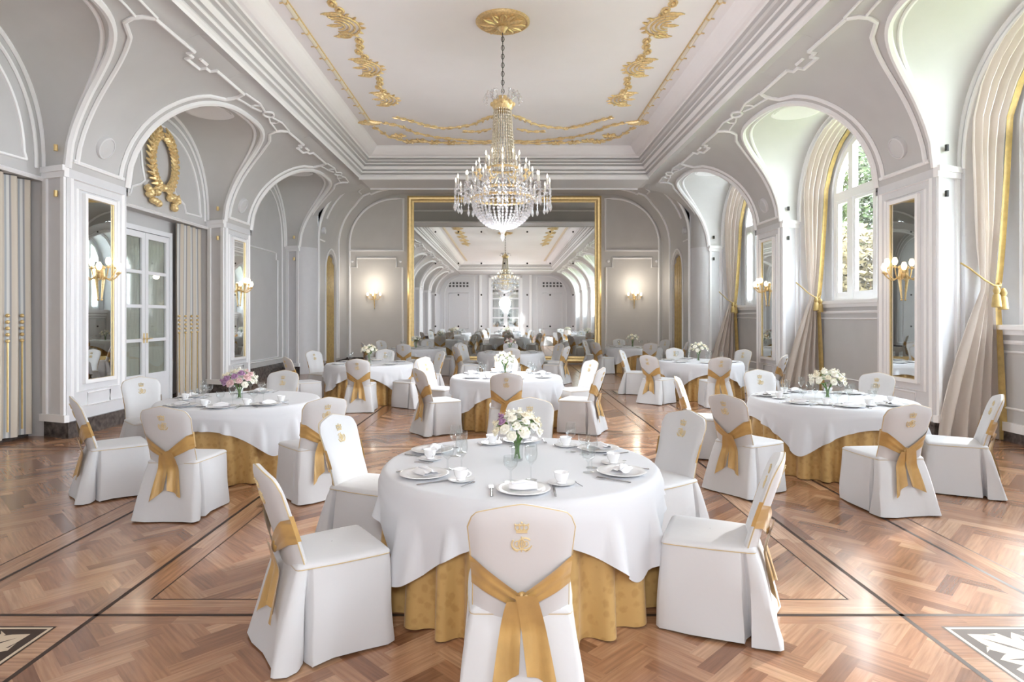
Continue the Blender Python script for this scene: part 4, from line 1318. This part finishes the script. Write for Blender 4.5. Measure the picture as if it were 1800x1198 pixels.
CHAIRS = [
 # T1
 (.06, 2.80, 90, 'chair closest to the viewer, back turned, at the front centre table', 0),
 (-.93, 3.30, 34, 'chair turned side on at the near left of the front centre table', 0),
 (-.97, 4.55, -22, 'chair seen from its front at the far left of the front centre table', 0),
 (1.15, 3.50, 158, 'chair turned side on at the near right of the front centre table', 0),
 (1.12, 4.70, 212, 'chair seen from its front at the far right of the front centre table', 0),
 (.20, 5.30, 268, 'chair facing the viewer behind the flowers of the front centre table', 0),
 # T2
 (-2.78, 5.45, 86, 'chair with its back to the viewer at the left foreground table', 1),
 (-3.72, 5.98, 40, 'chair with trailing sash at the outer left of the left foreground table', 1),
 (-4.20, 7.38, -42, 'chair facing the viewer before the french door at the left foreground table', 1),
 (-3.04, 8.22, 270, 'chair on the far side of the left foreground table', 1),
 (-1.86, 5.98, 130, 'chair on the aisle side of the left foreground table', 1),
 # T3
 (2.36, 6.12, 33, 'chair on the aisle side, back turned, at the right foreground table', 2),
 (3.36, 5.58, 95, 'chair with its back to the viewer at the right foreground table', 2),
 (4.36, 6.08, 152, 'chair turned side on before the tied curtain at the right foreground table', 2),
 (4.62, 7.98, 222, 'chair facing the viewer near the pier mirror at the right foreground table', 2),
 (3.48, 8.32, 268, 'chair on the far side of the right foreground table', 2),
 (2.42, 7.58, -20, 'chair seen in profile at the far left of the right foreground table', 2),
 # T4
 (0.0, 8.55, 90, 'chair with its back to the viewer at the second centre table', 3),
 (-.98, 9.12, 32, 'chair turned side on at the near left of the second centre table', 3),
 (-1.12, 10.62, -28, 'chair seen from its front at the far left of the second centre table', 3),
 (0.0, 11.15, 270, 'chair on the far side of the second centre table', 3),
 (1.08, 9.22, 155, 'chair turned side on at the near right of the second centre table', 3),
 (1.16, 10.50, 208, 'chair seen from its front at the far right of the second centre table', 3),
 # T5
 (-3.78, 11.7, 40, 'chair at the outer left of the left table of the third row', 4),
 (-2.62, 11.3, 92, 'chair with its back to the viewer at the left table of the third row', 4),
 (-1.80, 11.75, 145, 'chair on the aisle side of the left table of the third row', 4),
 (-3.92, 13.4, -34, 'chair at the far left of the left table of the third row', 4),
 (-2.75, 13.9, 270, 'chair on the far side of the left table of the third row', 4),
 (-1.68, 13.3, 212, 'chair at the far right of the left table of the third row', 4),
 # T6
 (2.98, 12.3, 42, 'chair on the aisle side, back turned, at the right table of the third row', 5),
 (3.95, 11.85, 90, 'chair, back turned, before the third-row right table', 5),
 (5.15, 12.35, 140, 'chair at the near right of the right table of the third row', 5),
 (5.12, 14.0, 216, 'chair by the wall at the far right of the third-row right table', 5),
 (3.98, 14.5, 270, 'chair on the far side of the right table of the third row', 5),
 (2.86, 13.75, -24, 'chair at the far left of the right table of the third row', 5),
]
HEX = [('near right', -28), ('far right', 32), ('far', 90), ('far left', 148), ('near left', 208), ('near', 270)]
for ti in (6, 7, 8):
    X, Y, nm = TABLES[ti]
    for pn, a in HEX:
        r = math.radians(a+(0, 6, -5)[ti-6]); CHAIRS.append((X+1.27*math.cos(r), Y+1.27*math.sin(r), a+180+(0, 6, -5)[ti-6], 'chair on the %s side of %s' % (pn, nm), ti))
for X, Y, dg, lab, ti in CHAIRS: chair(X, Y, dg, 'white '+lab)

# ------------------------------------------------------------------ table ware
def proto(name, build, mat):
    m = MB(); build(m); return m.obj(name, mat)
PRO = {}
def b_plate(m): m.lathe([(.001, .004), (.075, .004), (.085, .001), (.09, .004), (.108, .012), (.142, .017), (.145, .019), (.142, .0205), (.106, .0155), (.088, .009), (.001, .008)], 36)
def b_side(m): m.lathe([(.001, .003), (.04, .001), (.05, .003), (.076, .012), (.078, .014), (.075, .014), (.048, .007), (.001, .006)], 28)
def b_cup(m): 
    m.lathe([(.001, .008), (.022, .006), (.024, .0), (.026, .004), (.024, .010), (.036, .028), (.041, .052), (.043, .062), (.041, .062), (.038, .05), (.032, .03), (.001, .014)], 24)
    m.tube([(.036+.022*math.sin(PI*q), 0, .018+.034*q) for q in [k/7 for k in range(8)]], .0045, 6)
def b_wine(m): m.lathe([(.001, .002), (.034, .001), (.035, .003), (.006, .008), (.004, .02), (.004, .085), (.012, .095), (.032, .12), (.038, .15), (.034, .19), (.032, .205), (.031, .205), (.033, .19), (.036, .15), (.030, .122), (.008, .1), (.001, .098)], 20)
def b_water(m): m.lathe([(.001, .002), (.032, .001), (.033, .003), (.007, .009), (.005, .06), (.014, .07), (.036, .09), (.042, .115), (.040, .145), (.039, .145), (.040, .115), (.034, .093), (.001, .078)], 20)
def b_napkin(m):
    P = []
    for i in range(13):
        u = -1+i/6; row = []
        for j in range(9):
            v = -1+j/4; row.append((u*.075, v*.05+.006*math.sin(u*3), .012+.020*(1-abs(v)**3)*(1-.3*u*u)+.005*math.sin(v*8+u*2)))
        P.append(row)
    m.grid(P)
    m.add([P[0][0], P[12][0], P[12][8], P[0][8]], []) 
    Bm = [[(x, y, .011) for x, y, z in (r[0], r[4], r[8])] for r in P]
    m.grid(Bm)
    m.tube([(-.06, -.015, .033), (0, .0, .038), (.06, .012, .033)], lambda t: .012*math.sin(PI*(t*.8+.1)), 6)
def b_fork(m):
    m.tube([(0, -.1, .003), (0, 0, .004), (0, .05, .006)], lambda t: .006*(1-.5*t)+.001, 6, flat=(Vector((0, 0, 1)), .4))
    m.box(-.011, .011, .05, .065, .004, .007)
    for k in range(4): m.box(-.011+k*.0063, -.008+k*.0063, .063, .105, .004, .007)
def b_knife(m):
    m.tube([(0, -.11, .004), (0, -.02, .004)], .006, 6, flat=(Vector((0, 0, 1)), .5))
    m.box(-.006, .007, -.02, .11, .0025, .0045)
def b_spoon(m):
    m.tube([(0, -.06, .004), (0, .03, .005)], .003, 6, flat=(Vector((0, 0, 1)), .5)); m.ball((0, .045, .005), .012, 10, 6, (.9, 1.5, .3))
SPECS = {'dinner_plate': (b_plate, 'porcelain', 'plate', 'white dinner plate'), 'saucer': (b_side, 'porcelain', 'saucer', 'white saucer'), 'coffee_cup': (b_cup, 'porcelain', 'cup', 'white coffee cup'),
         'wine_glass': (b_wine, 'glass', 'glass', 'tall wine glass'), 'water_glass': (b_water, 'glass', 'glass', 'short stemmed water glass'), 'napkin': (b_napkin, 'napkin', 'napkin', 'folded white napkin'),
         'fork': (b_fork, 'silver', 'fork', 'silver fork'), 'knife': (b_knife, 'silver', 'knife', 'silver knife'), 'teaspoon': (b_spoon, 'silver', 'spoon', 'silver teaspoon')}
#  item: (radial distance from table centre, sideways, height)
LAY = {'dinner_plate': (.665, 0, 0), 'napkin': (.665, 0, .01), 'saucer': (.545, .215, 0), 'coffee_cup': (.545, .215, .0075), 'wine_glass': (.455, .05, 0), 'water_glass': (.480, -.065, 0),
       'fork': (.675, -.170, 0), 'knife': (.675, .166, 0), 'teaspoon': (.540, .305, 0)}
TZ = .7556
def shortlab(lab): return lab
FIRST = {}
def place(ti, Xc, Yc, Xt, Yt, deg_from_table, where, items, cloth_z=TZ):
    a = math.radians(deg_from_table); ro = Vector((math.cos(a), math.sin(a), 0)); tg = Vector((-math.sin(a), math.cos(a), 0))
    for it in items:
        r, sd, dz = LAY[it]
        jit = random.uniform(-.008, .008)
        loc = Vector((Xt+CX, Yt, cloth_z+dz))+ro*(r+jit)+tg*sd
        if it not in FIRST:
            o = proto(it, SPECS[it][0], M[SPECS[it][1]]); FIRST[it] = o
        else:
            o = FIRST[it].copy(); COL.objects.link(o)
        o.location = loc
        o.rotation_euler = (0, 0, a+PI/2+random.uniform(-.08, .08)+(.9 if it in ('coffee_cup',) else 0)+(.35 if it == 'teaspoon' else 0))
        tag(o, SPECS[it][3]+' '+where, SPECS[it][2], it.replace('_', ' ')+'s laid on the tables')
SHORT = ['the front centre table', 'the left foreground table', 'the right foreground table', 'the second centre table', 'the third-row left table',
         'the third-row right table', 'the centre table by the mirror', 'the far right corner table', 'the far left corner table']
PLACES = [['nearest', 'near left', 'far left', 'near right', 'far right', 'far side'], ['nearest', 'outer left', 'far left', 'far side', 'aisle side'],
          ['aisle side', 'nearest', 'outer right', 'far right', 'far side', 'far left'], ['nearest', 'near left', 'far left', 'far side', 'near right', 'far right'],
          ['outer left', 'nearest', 'aisle side', 'far left', 'far side', 'far right'], ['aisle side', 'nearest', 'near right', 'far right', 'far side', 'far left']]+[['near right', 'far right', 'far side', 'far left', 'near left', 'nearest']]*3
FULL = ['dinner_plate', 'napkin', 'saucer', 'coffee_cup', 'wine_glass', 'water_glass', 'fork', 'knife', 'teaspoon']
MID = ['dinner_plate', 'napkin', 'saucer', 'coffee_cup', 'wine_glass', 'water_glass']
FAR = ['dinner_plate', 'wine_glass']
for ti, (Xt, Yt, nm) in enumerate(TABLES):
    cs = [c for c in CHAIRS if c[4] == ti]
    for X, Y, dg, lab, _ in cs:
        if ti in (7, 8) and 'near ' not in lab: pass
        dgt = math.degrees(math.atan2(Y-Yt, X-Xt))
        if ti == 0: dgt = {0: -90, 1: -148, 2: 153, 3: -27, 4: 33, 5: 88}[cs.index((X, Y, dg, lab, _))]
        items = FULL if ti == 0 else (MID+['fork', 'knife'] if ti in (1, 2) else (MID if ti == 3 else FAR))
        k_ = cs.index((X, Y, dg, lab, _))
        where = 'at the %s place of %s' % (PLACES[ti][k_], SHORT[ti])
        place(ti, X, Y, Xt, Yt, dgt, where, items)

# ------------------------------------------------------------------ flowers
def flowers(ti, R, n, palette, lab, seed, tall=.20, bare=False):
    Xt, Yt, nm = TABLES[ti]
    off = (-.02, .03)
    root = empty('flower_arrangement', (Xt+CX+off[0], Yt+off[1], TZ)); tag(root, lab, 'flowers', 'table flowers')
    rg = random.Random(seed)
    vh = tall*.8
    m = MB(); m.lathe([(.001, .002), (.036, .002), (.038, .006), (.037, vh*.5), (.043, vh), (.041, vh), (.035, vh*.5), (.035, .010), (.001, .010)], 24); m.obj('vase', M['glass'], root)
    m = MB()
    for k in range(12):
        a = rg.random()*6.28; m.tube([(.018*math.cos(a+2), .018*math.sin(a+2), .015), (.02*math.cos(a), .02*math.sin(a), vh), (.06*math.cos(a), .06*math.sin(a), tall+.03)], .0045, 5)
    m.obj('stems', M['green'], root)
    m = MB()
    for k in range(26):
        a = rg.random()*6.28; e = rg.uniform(-.3, .8); r0 = R*.55; L = rg.uniform(.05, .09)
        c0 = Vector((r0*math.cos(a)*math.cos(e), r0*math.sin(a)*math.cos(e), tall+R*.35+r0*math.sin(e)))
        d = Vector((math.cos(a), math.sin(a), rg.uniform(-.2, .5))).normalized(); sd = d.cross(Vector((0, 0, 1))).normalized()
        pts = [c0, c0+d*L*.5+sd*.022, c0+d*L+Vector((0, 0, -.008)), c0+d*L*.5-sd*.022, c0+d*L*.5+Vector((0, 0, .006))]
        m.add(pts, [(0, 1, 4), (1, 2, 4), (2, 3, 4), (3, 0, 4)])
    m.obj('foliage', M['leaf'], root, smooth=False, recalc=False)
    for k in range(n):
        g = (k+.5)/n; el = math.asin(lerp(-.15, 1, 1-g)); a = k*2.39996+seed
        c0 = Vector((R*math.cos(a)*math.cos(el), R*math.sin(a)*math.cos(el), tall+R*.30+R*.75*math.sin(el)))
        out = (c0-Vector((0, 0, tall-.02))).normalized()
        q = out.to_track_quat('Z', 'Y').to_matrix()
        rr = rg.uniform(.026, .040)*(R/.12)**.7
        m = MB()
        for ly, (np_, rad, tilt, lift) in enumerate(((3, .35, .15, .55), (5, .65, .55, .35), (6, 1.0, 1.0, .1))):
            for j in range(np_):
                b = 2*PI*j/np_+ly*.5; P = []
                for u in range(4):
                    row = []
                    for v in (-1, -.33, .33, 1):
                        uu = u/3; ang = b+v*.62*(1-.2*uu); r_ = rr*rad*(.25+.75*uu)*(1-.12*v*v*uu); z = rr*(lift*uu*1.5+.25*(1-abs(v))*0)-rr*.3*max(0, uu-.66)*tilt*2
                        row.append(c0+q @ Vector((r_*math.cos(ang), r_*math.sin(ang), z)))
                    P.append(row)
                m.grid(P)
        m.ball(c0+q @ Vector((0, 0, rr*.15)), rr*.42, 6, 4)
        mat = palette[k % len(palette)]
        if seed == 1 and k in (6, 9): mat = 'petalp'
        m.obj('flower', M[mat], root, recalc=False)
flowers(0, .145, 26, ['petalw', 'petalw', 'petalc', 'petalw'], 'white flowers with a mauve bloom in a glass vase on the front centre table', 1, .155)
flowers(1, .175, 26, ['petalw', 'petalc', 'petalk', 'petalw', 'petalp'], 'mixed pink and white flowers in a vase on the left foreground table', 2, .14)
flowers(2, .175, 24, ['petalw', 'petalw', 'petalc'], 'cream white flowers in a vase on the right foreground table', 3, .14)
flowers(3, .16, 18, ['petalw', 'petalc', 'petalw'], 'white flowers in a vase on the second centre table', 4, .19)
flowers(4, .15, 16, ['petalw', 'petalc'], 'white flowers in a vase on the left table of the third row', 5, .2)
flowers(5, .18, 16, ['petalw', 'petalw', 'petalc'], 'white flowers in a vase on the right table of the third row', 6, .19)
flowers(6, .15, 14, ['petalw', 'petalk'], 'white flowers in a vase on the centre table nearest the end mirror', 7, .2)
flowers(7, .18, 14, ['petalw', 'petalc'], 'white flowers in a vase on the table at the far right corner', 8, .2)
flowers(8, .14, 14, ['petalw'], 'white flowers in a vase on the table at the far left corner', 9, .2)

# ------------------------------------------------------------------ window curtains on the right
def curtain(bi, lab):
    c = BAYS[bi]; yj = c+1.60
    root = empty('window_curtain', (6.6, yj, 0)); tag(root, lab, 'curtain', 'beige tied-back window curtains')
    hs = [.012, .15, .4, .8, 1.2, 1.6, 1.9, 2.05, 2.15, 2.3, 2.6, 3.0, 3.5, 4.0, 4.4, 4.8, 5.05, 5.25, 5.42, 5.52]
    def lim(h):
        # (near edge towards the room, far edge towards the window), as distance from the hall's centre
        if h <= 2.1: q = h/2.1; e = q**1.25; return lerp(5.98, 6.60, e), lerp(6.80, 6.74, e)
        q = min(1, (h-2.1)/3.4); return lerp(6.60, 6.40, q**.6), lerp(6.74, 6.92, min(1, q*1.3)**.75)
    def ytop(h, y): return y
    m = MB(); rows = []; n = 44
    for k in range(n+1):
        u = k/n; row = []
        for h in hs:
            a, b = lim(h); tie = 1-math.exp(-((h-2.1)/.5)**2)
            x = lerp(a, b, u)
            mx = c+1.78*max(.02, 1-max(0, (h-3.75)/1.80)**2.3)**(1/2.3) if h > 3.75 else 99
            y = min(yj+.06, mx-.08)+(.02+.05*tie)*math.sin(u*2*PI*4.5+.4*math.sin(h*1.3))+.018*math.sin(u*9+h)-.02
            if h < .3: y -= .05*(1-h/.3)*math.sin(u*20)
            row.append((x-6.6, y-yj, h))
        rows.append(row)
    m.grid(rows); m.obj('drape', M['beige'], root, recalc=False)
    m = MB(); rows = []
    for k in range(7):
        u = k/6; row = []
        for h in hs:
            a, b = lim(h); y = yj-.03+.035*math.sin(u*PI)
            mx = c+1.78*max(.02, 1-max(0, (h-3.75)/1.80)**2.3)**(1/2.3) if h > 3.75 else 99
            y = min(y, mx-.12)
            bw = .09 if h > 2.1 else .07+.05*(1-h/2.1)
            row.append((b-.03+bw*u-6.6-.02, y-yj-.02, h))
        rows.append(row)
    m.grid(rows); m.obj('gold_border', M['golddrape'], root, recalc=False)
    m = MB(); m.tube([(-.30, .05, 2.42), (-.26, -.06, 2.34), (-.12, -.14, 2.18), (0, -.16, 2.10), (.1, -.14, 2.10), (.17, -.04, 2.14), (.18, .1, 2.2)], .012, 8)
    to = m.obj('tieback', M['golddrape'], root)
    for dx, dz in ((.02, 0), (.11, -.03)):
        m = MB(); m.lathe([(.012, .02), (.03, .0), (.045, -.05), (.03, -.09), (.045, -.11), (.06, -.26), (.05, -.27), (.001, -.27)], 14, (dx, -.17, 2.08+dz)); m.obj('tassel', M['golddrape'], to)
curtain(2, 'beige tied-back curtain with gold edge at the near right window, behind the right table')
curtain(1, 'beige tied-back curtain with gold edge at the window showing garden trees')
curtain(0, 'narrow gold edged curtain at the farthest window on the right')
# sheer over the farthest window
c = BAYS[0]; m = MB(); rows = []
for k in range(61):
    u = k/60; y = c-1.5+3*u
    top = 4.25+1.12*math.sqrt(max(0, 1-((y-c)/1.55)**2))
    rows.append([(7.015+.010*math.sin(u*120), y, lerp(2.03, top, v/4)) for v in range(5)])
m.grid(rows); o = m.obj('sheer_curtain', M['sheer'], recalc=False); tag(o, 'bright white sheer over the farthest window on the right', 'curtain')

# ------------------------------------------------------------------ garden outside
g = MB(); g.poly([[(7.3, -30), (60, -30), (60, 60), (7.3, 60)]], lambda a, b: (a, b, -1.2)); struct(g.obj('ground', M['ground'], recalc=False))
def bush(loc, r, hh, mat, lab, n, seed):
    root = empty('garden_bush' if hh < 6 else 'garden_tree', loc); tag(root, lab, 'bush' if hh < 6 else 'tree', 'garden greenery outside the windows')
    rg = random.Random(seed); m = MB(); lumps = []
    for k in range(9): lumps.append((rg.uniform(-.5, .5)*r, rg.uniform(-.5, .5)*r, rg.uniform(.35, .8)*hh, rg.uniform(.45, .75)*r))
    for k in range(n):
        lx, ly, lz, lr = rg.choice(lumps)
        d = Vector((rg.gauss(0, 1), rg.gauss(0, 1), rg.gauss(0, 1))).normalized()*lr*rg.uniform(.7, 1.05); c0 = Vector((lx, ly, lz))+Vector((d.x, d.y, d.z*hh/r*.45))
        a = Vector((rg.gauss(0, 1), rg.gauss(0, 1), rg.gauss(0, .6))).normalized(); b = a.orthogonal().normalized(); s_ = rg.uniform(.08, .16)
        m.add([c0-a*s_, c0+b*s_*.55, c0+a*s_, c0-b*s_*.55], [(0, 1, 2, 3)])
    m.obj('foliage', M[mat], root, smooth=False, recalc=False)
    m = MB()
    for k in range(5):
        lx, ly, lz, lr = lumps[k]; m.tube([(0, 0, 0), (lx*.3, ly*.3, lz*.5), (lx, ly, lz)], lambda t: .09*(1.1-t)*r/2, 6)
    m.obj('trunk', M['bark'], root)
bush((11.4, 19.0, -1.2), 2.2, 5.6, 'autumn', 'golden brown bush outside the arched window', 9000, 1)
bush((15.3, 25.6, -1.2), 3.2, 13.0, 'hedge', 'tall green tree behind the golden bush outside the window', 16000, 2)

# ------------------------------------------------------------------ light
wd = bpy.data.worlds.new('sky'); sc.world = wd; wd.use_nodes = True
bg = wd.node_tree.nodes['Background']; bg.inputs['Color'].default_value = (.82, .91, 1.0, 1); bg.inputs['Strength'].default_value = 11.0
for bi, c in enumerate(BAYS):
    sill = 1.56 if bi == 2 else 2.0
    l = bpy.data.lights.new('window_portal', 'AREA'); l.shape = 'RECTANGLE'; l.size = 3.1; l.size_y = 5.5-sill; l.cycles.is_portal = True
    o = bpy.data.objects.new('window_portal', l); COL.objects.link(o); o.location = (7.24, c, (sill+5.5)/2); o.rotation_euler = (0, PI/2, 0)
    o.rotation_euler = (PI/2, 0, PI/2)
sl = bpy.data.lights.new('sun', 'SUN'); sl.energy = 5.0; sl.angle = math.radians(4); sl.color = (1, .97, .92)
so = bpy.data.objects.new('sun', sl); COL.objects.link(so)
dirv = Vector((-.74, -.62, -.44)).normalized(); so.rotation_euler = dirv.to_track_quat('-Z', 'Y').to_euler()
for yy, k in ((YC*KC, .8), (-.6, .8), (-8.0, .9)):  # one under each chandelier; the rearmost has no fixture, added to brighten the back
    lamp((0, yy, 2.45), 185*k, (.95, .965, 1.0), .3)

# ------------------------------------------------------------------ camera
cam = bpy.data.cameras.new('camera'); co = bpy.data.objects.new('camera', cam); COL.objects.link(co)
co.location = (CX, 0, 1.68); co.rotation_euler = (PI/2, 0, 0)
cam.sensor_width = 36; cam.lens = 22.0; cam.shift_x = 10/1800; cam.shift_y = -42/1800; cam.clip_start = .05; cam.clip_end = 300
sc.camera = co
sc.view_settings.view_transform = 'Standard'; sc.view_settings.look = 'None'; sc.view_settings.gamma = 1; sc.view_settings.use_curve_mapping = False
sc.view_settings.exposure = 1.0
sc.cycles.max_bounces = 14; sc.cycles.diffuse_bounces = 7; sc.cycles.glossy_bounces = 6; sc.cycles.transparent_max_bounces = 24
sc.cycles.sample_clamp_indirect = 6
